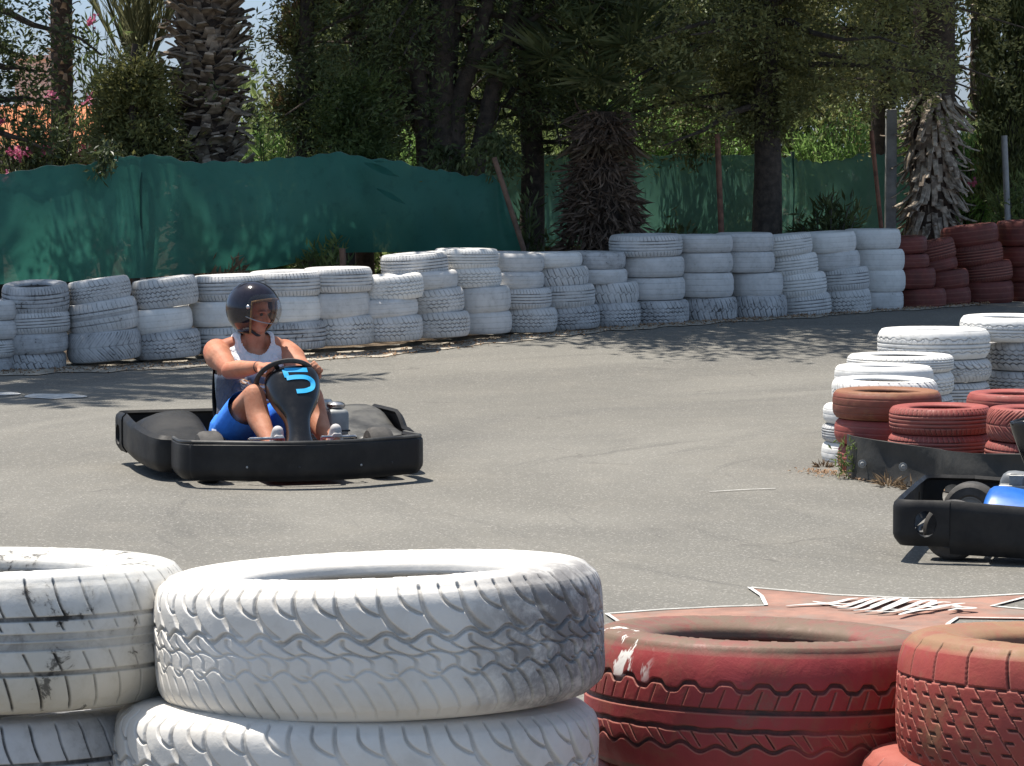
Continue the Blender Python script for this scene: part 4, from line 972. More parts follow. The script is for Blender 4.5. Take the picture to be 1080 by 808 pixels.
def hand(mb, wrist, grip_c, along, out, s):
    """palm plus five fingers curled round the wheel rim: 'along' rim tangent, 'out' outward normal of the hand back"""
    w = Vector(wrist); g = Vector(grip_c); d = (g-w).normalized(); al = Vector(along).normalized(); up = Vector(out).normalized()
    palm = w+d*.055
    # palm as a flattened slab of three limbs
    for k in (-.026, -.009, .009, .026):
        limb(mb, [w+al*k*.55, w+d*.035+al*k*.9+up*.004, w+d*.085+al*k*1.05+up*.006], (.017, .016, .012), 10)
    L = (.062, .072, .068, .055)
    for i, k in enumerate((.033, .012, -.011, -.032)):
        b = w+d*.082+al*k+up*.008; l = L[i]
        j1 = b+d*l*.45+up*.006; j2 = j1+d*l*.18-up*l*.40; j3 = j2-d*l*.28-up*l*.22
        limb(mb, [b, j1, j2, j3], (.0098, .0092, .0085, .0075), 10)
    tb = w+d*.025+al*.030; t1 = tb+d*.030+al*.018-up*.012; t2 = t1+d*.026-al*.004-up*.018; t3 = t2+d*.012-al*.014-up*.010
    limb(mb, [tb, t1, t2, t3], (.014, .0125, .0105, .009), 10)
mb = MB()
h = head_geo(mb)
limb(mb, [(-.40, -.04, .70), (-.385, -.044, .78), (-.370, -.045, .85)], (.074, .066, .062), 18)
# torso
limb(mb, [(-.24, -.115, .22), (-.285, -.11, .34), (-.335, -.09, .48), (-.385, -.065, .60), (-.41, -.05, .67)], (.115, .122, .130, .132, .095), 24)
for s in (-1, 1):
    limb(mb, [(-.24, s*.075-.115, .23), (-.285, s*.065-.11, .34), (-.335, s*.075-.09, .48), (-.375, s*.095-.065, .60), (-.40, s*.11-.045, .66)], (.108, .100, .110, .112, .082), 20)
for i, s in ((0, -1), (1, 1)):
    limb(mb, [Vector((-.40, s*.045-.045, .755)), Vector((-.405, s*.12-.045, .735)), sh[i]], (.045, .050, .060), 16)   # trapezius
    mid = (sh[i]+elb[i])/2
    limb(mb, [sh[i], sh[i]*.72+elb[i]*.28+Vector((0, s*.008, 0)), mid, elb[i]*.9+sh[i]*.1], (.082, .080, .067, .052), 18)
    fm = elb[i]*.7+wr[i]*.3
    limb(mb, [elb[i], fm, (elb[i]+wr[i])/2, wr[i]*.9+elb[i]*.1, wr[i]], (.052, .056, .048, .035, .029), 18)
    limb(mb, [hs[i], hs[i]*.75+knee[i]*.25, (hs[i]+knee[i])/2, knee[i]*.88+hs[i]*.12, knee[i]], (.10, .098, .088, .070, .064), 20)
    bk = Vector((-.03, 0, -.035))
    limb(mb, [knee[i], knee[i]*.72+ank[i]*.28+bk, (knee[i]+ank[i])/2+bk*.7, ank[i]*.85+knee[i]*.15, ank[i]], (.064, .068, .058, .040, .036), 18)
    limb(mb, [ank[i], ank[i]+Vector((.05, 0, .0)), ank[i]+Vector((.13, 0, .075))], (.036, .036, .026), 14)
rim_al = [Vector((-.50, .72, -.45)), Vector((-.25, -.92, .1))]
hand(mb, wr[0], wr[0]+Vector((.11, .050, .004)), Vector((.35, -.85, -.3)), Vector((.0, .12, 1)), -1)
hand(mb, wr[1], wr[1]+Vector((.10, -.02, .03)), Vector((.2, .6, -.7)), Vector((.15, .75, .6)), 1)
body = remesh(mb, .0062, 3, 'person')
body.name = 'person'; body.data.name = 'person'; body.data.materials.append(M['skin'])
n = len(body.data.vertices); co = np.empty(n*3, np.float32); body.data.vertices.foreach_get('co', co); co = co.reshape(-1, 3)
lipc = np.array(h((.097, 0, -.0625))); dl = co-lipc; rot = Euler((0, R_(6), HYAW)).to_matrix()
loc = dl @ np.array(rot)
lip = np.clip(1.3-np.sqrt((loc[:, 0]/.02)**2+(loc[:, 1]/.024)**2+(loc[:, 2]/.0085)**2), 0, 1)*.8
browm = np.zeros(n)
for s in (-1, 1):
    bc = np.array(h((.090, s*.030, .027))); q = (co-bc) @ np.array(rot); browm = np.maximum(browm, np.clip(1.5-np.sqrt((q[:, 0]/.02)**2+(q[:, 1]/.022)**2+(q[:, 2]/.006)**2), 0, 1))
    bc = np.array(h((.080, s*.030, .004))); q = (co-bc) @ np.array(rot); browm = np.maximum(browm, .7*np.clip(1.5-np.sqrt((q[:, 0]/.02)**2+(q[:, 1]/.015)**2+(q[:, 2]/.006)**2), 0, 1))
a_ = body.data.attributes.new('lip', 'FLOAT', 'POINT'); a_.data.foreach_set('value', np.maximum(lip, browm).astype(np.float32))
body.matrix_world = KF
tag(body, 'person in black helmet, white printed tank top and blue shorts driving kart number 5', 'person')
def child(o, name, mat=None):
    o.name = name; o.data.name = name
    if mat: o.data.materials.clear(); o.data.materials.append(M[mat])
    o.parent = body; return o
for s in (-1, 1):
    e = MB(); e.ellip(h((.076, s*.030, .004)), (.010, .011, .009), 14, 10); child(e.build('eye', 'eye'), 'eye')
# tank top
mb = MB()
limb(mb, [(-.24, -.115, .27), (-.285, -.11, .36), (-.335, -.09, .48), (-.385, -.065, .60), (-.405, -.045, .655)], (.135, .138, .144, .144, .108), 24)
for s in (-1, 1):
    limb(mb, [(-.25, s*.075-.115, .27), (-.285, s*.068-.11, .36), (-.335, s*.078-.09, .48), (-.375, s*.098-.065, .60), (-.395, s*.105-.045, .65)], (.124, .117, .124, .123, .095), 20)
    limb(mb, [(-.33, s*.075-.045, .66), (-.375, s*.085-.045, .755), (-.43, s*.095-.045, .77), (-.49, s*.085-.045, .68)], (.045, .040, .038, .045), 14)
tank = remesh(mb, .007, 4, 'tank_top')
bm = bmesh.new(); bm.from_mesh(tank.data)
hipc = Vector((-.24, 0, .25))
def neck_cut(p):   # scoop neckline and arm holes
    if (Vector((p.x+.34, p.y+.045, (p.z-.775)*.80))).length < .092: return True
    if abs(p.y+.045) > .192 and p.z > .56: return True
    return False
dele = [f for f in bm.faces if neck_cut(f.calc_center_median())]
bmesh.ops.delete(bm, geom=dele, context='FACES'); bm.to_mesh(tank.data); bm.free()
child(tank, 'tank_top', 'tank')
# shorts
mb = MB()
limb(mb, [(-.26, -.215, .23), (-.26, -.02, .22)], (.135, .125), 20)
limb(mb, [(-.25, -.115, .31), (-.245, -.115, .22)], (.15, .135), 20)
for i in (0, 1): limb(mb, [hs[i], hs[i]*.7+knee[i]*.3, hs[i]*.42+knee[i]*.58, hs[i]*.30+knee[i]*.70], (.122, .120, .113, .109), 22)
shorts = remesh(mb, .007, 4, 'shorts')
# open the leg ends
bm = bmesh.new(); bm.from_mesh(shorts.data)
for i in (0, 1):
    d = (knee[i]-hs[i]).normalized(); cpt = hs[i]*.36+knee[i]*.64
    sgn = -1 if i == 0 else 1
    dele = [f for f in bm.faces if (f.calc_center_median()-cpt).dot(d) > 0 and ((f.calc_center_median().y+.06)*sgn > 0)]
    bmesh.ops.delete(bm, geom=dele, context='FACES')
bm.to_mesh(shorts.data); bm.free(); child(shorts, 'shorts', 'shorts')
st = MB()
for k in range(3): st.box((-.20+.022*k, -.338+.006*k, .225), (.010, .010, .055), Euler((0, R_(-28), 0)))
child(st.build('side_stripes', 'trim', bevel=.003), 'side_stripes')
# shoes
for i in (0, 1):
    a = ank[i]; up = Vector((.42, 0, .90)).normalized(); out = Vector((.90, 0, -.42))
    mb = MB(); heel = a+Vector((.03, 0, -.05)); toe = heel+up*.20
    limb(mb, [heel, heel+up*.07-out*.008, heel+up*.14, toe], (.040, .043, .042, .034), 16)
    limb(mb, [a, a+Vector((.01, 0, -.01))], (.044, .044), 14)
    o = remesh(mb, .006, 3, 'shoe'); child(o, 'shoe', 'shoe')
    mb = MB(); V = []; 
    pr = [(0, .026), (.03, .036), (.08, .034), (.14, .042), (.19, .036), (.215, .020)]
    for (t, w) in pr:
        for (ww, th) in ((-w, .0), (w, .0), (w, .014), (-w, .014)):
            V.append(heel-up*.015+up*t+Vector((0, ww, 0))+out*(.034+th))
    mb.add(V, [(k*4+j, k*4+(j+1) % 4, (k+1)*4+(j+1) % 4, (k+1)*4+j) for k in range(5) for j in range(4)]+[(0, 1, 2, 3), (20, 21, 22, 23)])
    so = mb.build('sole', 'shoe', bevel=.005); so.parent = o
# wristband
d = (wr[0]-elb[0]).normalized()
mb = MB(); p0 = wr[0]-d*.028; mb.tube([p0-d*.012, p0-d*.010, p0+d*.010, p0+d*.012], [.030, .034, .034, .030], 20); child(mb.build('wristband', 'band'), 'wristband')
# helmet
def sph(az, el, r=1.0, e=(.166, .140, .158), c=(-.012, 0, .028)):
    p = Vector((math.cos(el)*math.cos(az)*e[0]*r, math.cos(el)*math.sin(az)*e[1]*r, math.sin(el)*e[2]*r))+Vector(c)
    p.rotate(Euler((0, R_(6), HYAW))); return p+HEADC
nA, nE = 96, 60; V = []; Fq = []
for j in range(nE+1):
    el = R_(-62)+(R_(90)-R_(-62))*j/nE
    for i in range(nA): V.append(sph(2*PI*i/nA, el))
def open_(az, el):
    a = abs((az+PI) % (2*PI)-PI)
    top = R_(28)-.10*(a/R_(70))**2*2
    if el < top and a < R_(60)+.35*max(0, -el)*.2: return True
    return False
for j in range(nE):
    for i in range(nA):
        az = 2*PI*(i+.5)/nA; el = R_(-62)+(R_(152))*(j+.5)/nE
        if not open_(az, el): Fq.append((j*nA+i, j*nA+(i+1) % nA, (j+1)*nA+(i+1) % nA, (j+1)*nA+i))
hm = MB(); hm.add(V, Fq); HS = child(hm.build('helmet', 'helmet', solid=.012), 'helmet')
# inner padding (tan) and edge trim
V = []; Fq = []
for j in range(31):
    el = R_(-68)+(R_(60)-R_(-68))*j/30
    for i in range(nA): V.append(sph(2*PI*i/nA, el, .90))
for j in range(30):
    for i in range(nA):
        az = 2*PI*(i+.5)/nA; el = R_(-68)+R_(128)*(j+.5)/30
        if not open_(az, el): Fq.append((j*nA+i, j*nA+(i+1) % nA, (j+1)*nA+(i+1) % nA, (j+1)*nA+i))
lm = MB(); lm.add(V, Fq); o = lm.build('lining', 'gold', solid=.02); o.parent = HS
tr = MB(); pts = []
for a in np.linspace(R_(-61), R_(61), 30): pts.append(sph(a, R_(28)-.20*(abs(a)/R_(70))**2+.01, 1.012))
side_r = [sph(R_(61), e, 1.012) for e in np.linspace(R_(17), R_(-60), 14)]; side_l = [sph(R_(-61), e, 1.012) for e in np.linspace(R_(-60), R_(17), 14)]
tr.tube(side_l+pts+side_r, .0065, 8); o = tr.build('edge_trim', 'gold'); o.parent = HS
tr = MB(); tr.tube([sph(a, R_(-62), 1.0) for a in np.linspace(R_(62), R_(298), 40)], .008, 8); o = tr.build('neck_roll', 'gold'); o.parent = HS
for s in (-1, 1):
    b = MB(); p = sph(s*R_(68), R_(8), 1.02); b.ellip(p, (.014, .014, .014), 14, 10); o = b.build('visor_stud', 'steel'); o.parent = HS
# bubble visor
V = []; Fq = []; na, ne = 40, 24
for j in range(ne+1):
    f = j/ne
    for i in range(na+1):
        a = R_(-72)+R_(144)*i/na; el = R_(40)-R_(64)*f*(1-.18*(abs(a)/R_(72))**2)
        V.append(sph(a, el, 1.035+.07*math.sin(f*PI*.75)*math.cos(a)**2))
for j in range(ne):
    for i in range(na): Fq.append((j*(na+1)+i, j*(na+1)+i+1, (j+1)*(na+1)+i+1, (j+1)*(na+1)+i))
vm = MB(); vm.add(V, Fq); o = vm.build('visor', 'visor'); o.parent = HS
ve = MB(); ve.tube([V[ne*(na+1)+i] for i in range(na+1)], .0035, 6); o = ve.build('visor_rim', 'galv'); o.parent = HS
# chin strap
b = MB(); b.tube([tuple(x) for x in cr([tuple(h((-.01, -.095, -.03))), tuple(h((.02, -.066, -.085))), tuple(h((.045, -.03, -.118))), tuple(h((.05, 0, -.125))), tuple(h((.045, .03, -.118))), tuple(h((.02, .066, -.085))), tuple(h((-.01, .095, -.03)))], 26)], .0085, 8)
o = b.build('chin_strap', 'band'); o.parent = HS

# ------------------------------------------------------------------ vegetation
def leaves(P, Dv, Ln, Wd, bend=.0, twist=None):
    """diamond leaves: P base (n,3), Dv unit direction"""
    n = len(P); rnd = rng.normal(size=(n, 3)); S = np.cross(Dv, rnd); S /= np.linalg.norm(S, axis=1, keepdims=True)+1e-9
    Nn = np.cross(S, Dv)
    L = Ln[:, None]; W = Wd[:, None]
    mid = P+Dv*L*.45+Nn*L*bend
    V = np.stack([P, mid+S*W*.5, P+Dv*L, mid-S*W*.5], 1).reshape(-1, 3)
    Fq = np.arange(4*n).reshape(n, 4); return V, Fq
def unit(v): return v/(np.linalg.norm(v, axis=-1, keepdims=True)+1e-9)
class Veg:
    def __init__(s): s.V = []; s.F = []; s.n = 0
    def add(s, V, Fq): s.V.append(V); s.F.append(Fq+s.n); s.n += len(V)
    def build(s, name, mat, parent): 
        if not s.V: return None
        return rel0(link(name, np_mesh(name, np.concatenate(s.V), np.concatenate(s.F)), mat), parent)
def rel0(o, par):
    o.parent = par; o.matrix_parent_inverse = Matrix.Translation(-par.location); return o
def spray(vg, C0, Dd, n, sig, ln, wd, spread=.7, up=0.0):
    """clump: n leaves round each centre C0 (m,3), tending to direction Dd"""
    m = len(C0); P = np.repeat(C0, n, 0)+rng.normal(size=(m*n, 3))*np.repeat(sig if np.ndim(sig) else np.full(m, sig), n)[:, None]
    D = unit(np.repeat(Dd, n, 0)+rng.normal(size=(m*n, 3))*spread+np.array([0, 0, up]))
    k = rng.uniform(.6, 1.3, m*n); vg.add(*leaves(P, D, ln*k, wd*k, .05))
def branchy(base, h0, h1, nb, ln, elev, droop, seed, trunk_r, lean=(0, 0), az=None, taper=.5):
    """returns trunk MB and list of branch polylines"""
    rr = random.Random(seed); tb = MB(); top = Vector((base[0]+lean[0], base[1]+lean[1], base[2]+h1+.3)); b = Vector(base)
    pts = [b+(top-b)*t+Vector((rr.uniform(-.06, .06), rr.uniform(-.06, .06), 0))*(1 if 0 < t < 1 else 0) for t in np.linspace(0, 1, 7)]
    tb.tube(pts, [trunk_r*(1.15-.15*min(1, t*6) - taper*t) for t in np.linspace(0, 1, 7)], 12)
    br = []
    for k in range(nb):
        t = (k+rr.random())/nb; z = h0+(h1-h0)*t; f = z/(h1+.3); p = b+(top-b)*f
        a = rr.uniform(0, 2*PI) if az is None else rr.uniform(*az); L = ln(t)*rr.uniform(.7, 1.15); e = elev+rr.uniform(-.2, .2)
        d = Vector((math.cos(a)*math.cos(e), math.sin(a)*math.cos(e), math.sin(e)))
        q = [p+d*L*s+Vector((0, 0, -droop*L*s*s))+Vector((rr.uniform(-1, 1), rr.uniform(-1, 1), rr.uniform(-1, 1)))*.03*L for s in np.linspace(0, 1, 6)]
        q[0] = p; tb.tube(q, [max(.008, trunk_r*.28*(1-.85*s)) for s in np.linspace(0, 1, 6)], 6, False); br.append(q)
    return tb, br
def samp(br, n, lo=.2, r=None):
    out = []; dd = []
    for q in br:
        q = np.array([tuple(x) for x in q])
        for k in range(n):
            t = (lo+(1-lo)*rng.random())*(len(q)-1); i = min(int(t), len(q)-2); f = t-i
            out.append(q[i]*(1-f)+q[i+1]*f); dd.append(q[i+1]-q[i])
    return np.array(out), unit(np.array(dd))
def conifer(name, label, px, Y, trunk_r, h0, h1, nb, ln, clumps, per, sig, leaf, mat, seed, elev=.1, droop=.2, lean=(0, 0), bark='bark', extra=None, cat='tree', side=.28, az=None, group=None, skip=None, name_f='crown', upper=None):
    Y = Y*KY; b = (PX(px, Y), Y, gz(Y)); root = empty(name, b); tag(root, label, cat, group)
    tb, br = branchy(b, h0, h1, nb, ln, elev, droop, seed, trunk_r, lean, az)
    if extra:
        for q, r in extra: tb.tube(q, r, 10); 
    rel0(tb.build('trunk', bark), root)
    vg = Veg(); Cc, Dd = samp(br, clumps)
    if upper:  # unseen boughs above the view, added to cast shade on the tyre wall
        ub = []; rr = random.Random(seed+500); um = MB()
        for k in range(upper[0]):
            z = rr.uniform(upper[2], upper[3]); a = rr.uniform(R_(180), R_(360)); L = upper[1]*rr.uniform(.6, 1.1); p = Vector((b[0], b[1], b[2]+z)); d = Vector((math.cos(a), math.sin(a), .12))
            q = [p+d*L*s_+Vector((0, 0, -.08*L*s_*s_)) for s_ in np.linspace(0, 1, 6)]; um.tube(q, [.05*(1-.8*s_) for s_ in np.linspace(0, 1, 6)], 5, False); ub.append(q)
        rel0(um.build('shade_limbs', bark), root)
        Cu, Du = samp(ub, 22, .25); uv = Veg(); Cu = Cu+rng.normal(size=Cu.shape)*np.array([.35, .35, .15]); spray(uv, Cu, Du, 16, .16, .17, .07, .7); uv.build('shade_crown', mat, root)
    Ls = ln(.5)
    Cc = Cc+rng.normal(size=Cc.shape)*side*np.array([1, 1, .6])*min(1.2, Ls*.6)
    if skip is not None:
        keep = np.array([not skip(c) for c in Cc]); Cc = Cc[keep]; Dd = Dd[keep]
    spray(vg, Cc, Dd*1.0+np.array([0, 0, .1]), per, sig, leaf[0], leaf[1], .75)
    vg.build(name_f, mat, root); return root, br
G_T = 'trees behind the tyre wall'
# 1 dark leafy tree at the left edge
conifer('evergreen_tree', 'dark evergreen at the left edge, boughs hanging over the green net', -12, 25.4, .16, 1.75, 6.5, 40, lambda t: .85+.4*math.sin(t*PI), 15, 28, .075, (.075, .028), 'oleander_d', 31, .1, .25, side=.22)
# broken-off dark bough hanging over the net
# 8 brown and green conifer
r8, br8 = conifer('conifer_tree', 'upright conifer with browned twigs right of the big palm trunk', 328, 26.6, .10, 1.5, 7.5, 90, lambda t: .40, 15, 26, .06, (.06, .020), 'cypress', 8, .75, -.1, side=.10, upper=None)
vg = Veg(); Cc, Dd = samp(br8[:60], 3, .7); keep = Cc[:, 0] < PX(312, 26.6*KY); spray(vg, Cc[keep], Dd[keep], 22, .06, .075, .018, .6); vg.build('dead_sprays', 'deadtwig', r8)
conifer('conifer_tree', 'slender dark conifer between browned conifer and the many-stemmed one', 385, 27.6, .11, 1.6, 8, 80, lambda t: .62, 14, 20, .09, (.08, .022), 'conifer', 9, .5, 0, side=.18)
# 9 big many-stemmed conifer
Y9 = 26.7*KY; x9 = PX(463, Y9)
stems = []
for (p0, p1, r0) in (((463, 190), (476, 0), .15), ((450, 180), (425, -10), .10), ((478, 120), (520, -20), .09), ((462, 185), (372, -10), .06), ((486, 75), (548, 30), .045), ((500, 185), (548, -10), .10)):
    a = at(p0[0], p0[1], Y9); b = at(p1[0], p1[1], Y9+random.uniform(-.2, .3)); m1 = a*.6+b*.4+Vector((random.uniform(-.05, .05), 0, 0)); stems.append(([tuple(Vector((a.x, Y9, gz(Y9)))), tuple(a), tuple(m1), tuple(b), tuple(b+(b-m1)*1.4)], [r0*1.2, r0*1.05, r0*.9, r0*.75, r0*.5]))
def gap9(c):
    # keep the airy windows between the stems open
    Yc = c[1]; px = CX+c[0]*F/Yc; py = 150-(c[2]-HCAM)*F/Yc
    if 470 < px < 512 and 8 < py < 115 and rng.random() < .90: return True
    if 520 < px < 560 and 8 < py < 66 and rng.random() < .75: return True
    if 362 < px < 380 and 0 < py < 100 and rng.random() < .8: return True
    return False
conifer('conifer_tree', 'large dark many-stemmed conifer behind the net in the centre left', 463, 26.7, .16, 1.9, 9, 80, lambda t: 1.5+1.0*math.sin(t*PI*.9), 28, 36, .075, (.075, .022), 'conifer', 10, .05, .28, extra=stems, side=.42, skip=gap9, upper=(34, 4.4, 4.2, 7.5))
conifer('conifer_tree', 'dark drooping conifer left of the fan palm, over the net end', 560, 27.6, .13, 1.7, 8.5, 70, lambda t: 1.15+.6*math.sin(t*PI), 18, 34, .075, (.075, .022), 'conifer', 12, -.05, .35, side=.36, skip=gap9, upper=(18, 4.0, 4.2, 7.0))
# hanging tufts over the net
def tuft(px, py, Y, n, sx, sz, mat, name, label, cat='branch'):
    c = at(px, py, Y*KY); vg = Veg(); mb = MB(); root = c+Vector((0, .10, sz*2.2+.15)); rr = random.Random(int(px))
    for k in range(max(4, n//3)):
        tip = c+Vector((rr.uniform(-1.5, 1.5)*sx, rr.uniform(-.15, .1), rr.uniform(-1.3, .6)*sz)); m1 = root*.5+tip*.5+Vector((rr.uniform(-.3, .3)*sx, 0, .25*sz))
        q = cr([tuple(root), tuple(m1), tuple(tip)], 9); mb.tube(q, [.012-.001*i for i in range(9)], 5, False)
        spray(vg, q[2:], np.tile([0, -.2, -.8], (7, 1)), 9, .045, .08, .026, .7)
    vg.add(np.array([tuple(v) for v in mb.V]), np.array(mb.F)); return vg
# 12 big cypress with lit sprays
def gap12(c):
    Yc = c[1]; px = CX+c[0]*F/Yc; py = 150-(c[2]-HCAM)*F/Yc
    if py > 150-.0*px and px < 900 and py > 158: return True
    if 872 < px < 893 and 0 < py < 55 and rng.random() < .85: return True
    if 1000 < px < 1030 and 20 < py < 110: return True
    return False
r12, br12 = conifer('cypress_tree', 'broad cypress with sunlit layered boughs right of the rusty pipe', 807, 27.4, .155, 1.95, 8.5, 85, lambda t: 2.1+.6*math.sin(t*PI), 46, 34, .062, (.060, .024), 'cypress', 14, .02, .12, side=.26, skip=gap12, upper=(24, 4.6, 5.0, 8.5))
conifer('cypress_tree', 'second cypress behind the pale-scaled palm trunk at the right', 925, 31.0, .16, 2.1, 9, 70, lambda t: 1.5+.5*math.sin(t*PI), 26, 22, .10, (.10, .03), 'cypress', 15, .1, .1, side=.35, skip=gap12, upper=(14, 4.0, 5.0, 8.0))
vg = Veg(); nn_ = 520; z = rng.uniform(1.75, 5.0, nn_); a = rng.uniform(0, 2*PI, nn_); q_ = .15+.38*rng.random(nn_)*np.clip((z-1.6)*.9, .2, 1)
spray(vg, np.stack([PX(807, 27.4*KY)+q_*np.cos(a), 27.4*KY+q_*np.sin(a), z+gz(35)], 1), np.stack([np.cos(a), np.sin(a), -.2*np.ones(nn_)], 1), 26, .065, .062, .024, .7); vg.build('inner_crown', 'cypress', r12)
# 14 columnar cypress at the right edge
def columnar(px, Y, r, h, seed, label, mat='column', n=1500):
    Y = Y*KY; b = (PX(px, Y), Y, gz(Y)); root = empty('columnar_cypress', b); tag(root, label, 'tree')
    t = MB(); t.tube([(b[0], b[1], b[2]), (b[0]+.03, b[1], b[2]+h*.5), (b[0], b[1], b[2]+h)], [.09, .07, .02], 10); rel0(t.build('trunk', 'bark'), root)
    z = rng.uniform(.15, 1, n)**1.0; a = rng.uniform(0, 2*PI, n); rr = r*(.55+.5*rng.random(n))*np.clip(1.15-z**3, .1, 1)*(1+.15*np.sin(5*a+z*20))
    Cc = np.stack([b[0]+rr*np.cos(a), b[1]+rr*np.sin(a), b[2]+z*h], 1)
    vg = Veg(); spray(vg, Cc, np.stack([.35*np.cos(a), .35*np.sin(a), np.ones(n)], 1), 26, .06, .085, .022, .3); vg.build('crown', mat, root)
columnar(1064, 29.4, .33, 7, 3, 'narrow dark columnar cypress at the right edge', n=1500)
columnar(1100, 30.2, .40, 7, 4, 'columnar cypress almost wholly cut off by the right edge', n=1200)

def oleander(px, Y, h, w, n, label, flower=None, nf=0, seed=0, mat='oleander', stem_from=.3, ls=(.13, .026), clump=9, zmin=.35):
    Y = Y*KY; rr = random.Random(seed+77); b = Vector((PX(px, Y), Y, gz(Y))); root = empty('oleander_bush', b); tag(root, label, 'bush')
    st = MB(); tips = []; dirs = []
    for k in range(n):
        a = rr.uniform(0, 2*PI); s = math.sqrt(rr.random()); e = Vector((math.cos(a)*w*s, math.sin(a)*w*s*.7, h*rr.uniform(.55, 1.0)*(1-.25*s)))
        m = Vector((e.x*.45, e.y*.45, e.z*.55)); q = [b, b+m, b+e]
        st.tube(q, [.014, .010, .004], 5, False)
        q = cr([tuple(x) for x in q], 12)
        for i in range(3, 12):
            tips.append(q[i]); dirs.append(q[i]-q[i-1])
    rel0(st.build('stems', 'bark_g'), root)
    C0 = np.array(tips); D0 = unit(np.array(dirs)); kk = C0[:, 2] > zmin+b.z; C0 = C0[kk]; D0 = D0[kk]
    vg = Veg(); spray(vg, C0, D0, clump, .035, ls[0], ls[1], .75); vg.build('foliage', mat, root)
    if flower:
        idx = rng.choice(len(C0), nf); fc = C0[idx]+rng.normal(size=(nf, 3))*.05; fc[:, 1] -= .12
        for p_ in fc:
            vg = Veg(); spray(vg, p_[None, :], np.array([[0, -.2, .5]]), 22, .030, .055, .05, 1.2); vg.build('flower', flower, root)
    return root
oleander(35, 26.3, 2.45, .75, 60, 'pink-flowered oleander at the far left above the net', 'pink', 22, 1, 'oleander_d')
oleander(112, 27.0, 3.3, .42, 26, 'tall thin oleander with pink flowers left of the young palm', 'pink', 18, 2, 'shrub', ls=(.17, .024), clump=7)
oleander(75, 26.2, 2.05, .55, 50, 'dense oleander with magenta and green shoots by the slim palm', 'pink', 7, 3, 'oleander_d')
oleander(285, 26.6, 2.05, .45, 55, 'bright green oleander between big palm and browned conifer', None, 0, 4)
oleander(440, 28.5, 2.1, .5, 50, 'light green oleander glimpsed behind the many-stemmed conifer', None, 0, 5)
oleander(350, 28.4, 2.3, .6, 60, 'green bush behind the browned conifer', None, 0, 55, 'shrub')
oleander(570, 29.3, 2.2, .6, 60, 'oleander left of the shaggy fan palm', None, 0, 6, 'shrub')
oleander(672, 29.0, 2.55, .60, 85, 'sunlit oleander just right of the fan palm trunk', None, 0, 7)
oleander(735, 29.4, 2.6, .60, 85, 'sunlit oleander behind the rusty pipe', None, 0, 8)
oleander(890, 31.6, 2.25, .75, 70, 'white-flowered oleander behind the rear net at right', 'whitef', 9, 9)
oleander(1018, 30.6, 2.15, .42, 60, 'pink-topped oleander beside the pale-scaled palm', 'pink', 3, 10)
oleander(1085, 28.9, 1.45, .5, 50, 'low white-flowered bush at the right edge behind red tyres', 'whitef', 6, 11, 'shrub')
oleander(873, 27.35, 1.22, .42, 30, 'sparse dark shrub in front of the rear net right of the cypress', None, 0, 12, 'conifer', ls=(.14, .030), clump=6)
oleander(556, 26.0, 1.35, .22, 9, 'small dark sapling beside the leaning stick', None, 0, 13, 'conifer', ls=(.13, .03), clump=6)
oleander(712, 27.1, 1.0, .4, 26, 'low dark shrub right of the fan palm foot', None, 0, 14, 'conifer', ls=(.10, .03), clump=5)
oleander(345, 24.9, .85, .30, 16, 'green weeds below the hem of the green net', None, 0, 16, 'shrub', ls=(.12, .03), clump=6, zmin=.2)
oleander(215, 24.6, .72, .5, 18, 'dry weeds under the net behind the tyres left of the helmet', None, 0, 17, 'deadfrond', ls=(.12, .03), clump=6, zmin=.2)
# juniper-like bush
conifer('juniper_bush', 'olive green juniper bush left of the big palm trunk', 146, 25.7, .06, .9, 2.35, 60, lambda t: .62*(1.15-t*.6), 18, 20, .06, (.07, .022), 'cypress', 21, .35, .0, cat='bush', side=.2)
conifer('juniper_bush', 'low juniper bush between the browned conifer stems and net', 375, 26.2, .06, .9, 2.2, 50, lambda t: .6*(1.15-t*.6), 16, 20, .07, (.07, .022), 'shrub', 22, .35, .0, cat='bush', side=.2)

# palms
def boots(root, c, r, z0, z1, n, size, pitch_fn, mat, seed, part='leaf_bases', wfac=1.0, jitter=.3):
    """flattened leaf bases in a spiral round the trunk; pitch_fn(t) = elevation angle"""
    rr = random.Random(seed); V = []; Fq = []
    for k in range(n):
        t = k/n; a = k*2.39996+rr.uniform(-.2, .2); z = z0+(z1-z0)*t; e = pitch_fn(t)+rr.uniform(-jitter, jitter); L = size*rr.uniform(.65, 1.3); w = size*.36*rr.uniform(.7, 1.25)*wfac; th = w*.30
        o = Vector((math.cos(a), math.sin(a), 0)); sd = Vector((-math.sin(a), math.cos(a), 0))
        sd = (sd+Vector((0, 0, rr.uniform(-.25, .25)))).normalized()
        d = (o*math.cos(e)+Vector((0, 0, 1))*math.sin(e)).normalized(); nn = d.cross(sd).normalized()
        curl = rr.uniform(-.7, .5)
        base = Vector(c)+o*r*.85+Vector((0, 0, z)); b = len(V)
        for s, ww in ((0, 1.25), (.35, .95), (.75, .72), (1.0, .66)):
            p = base+d*L*s+nn*(curl*L*s*s)
            V += [p-sd*w*ww-nn*th*.5, p+sd*w*ww-nn*th*.5, p+sd*w*ww*.8+nn*th*.5, p-sd*w*ww*.8+nn*th*.5]
        for q in range(3):
            for j in range(4): Fq.append((b+q*4+j, b+q*4+(j+1) % 4, b+q*4+4+(j+1) % 4, b+q*4+4+j))
        Fq.append((b+12, b+13, b+14, b+15))
    return rel0(link(part, np_mesh(part, [tuple(v) for v in V], Fq), mat), root)
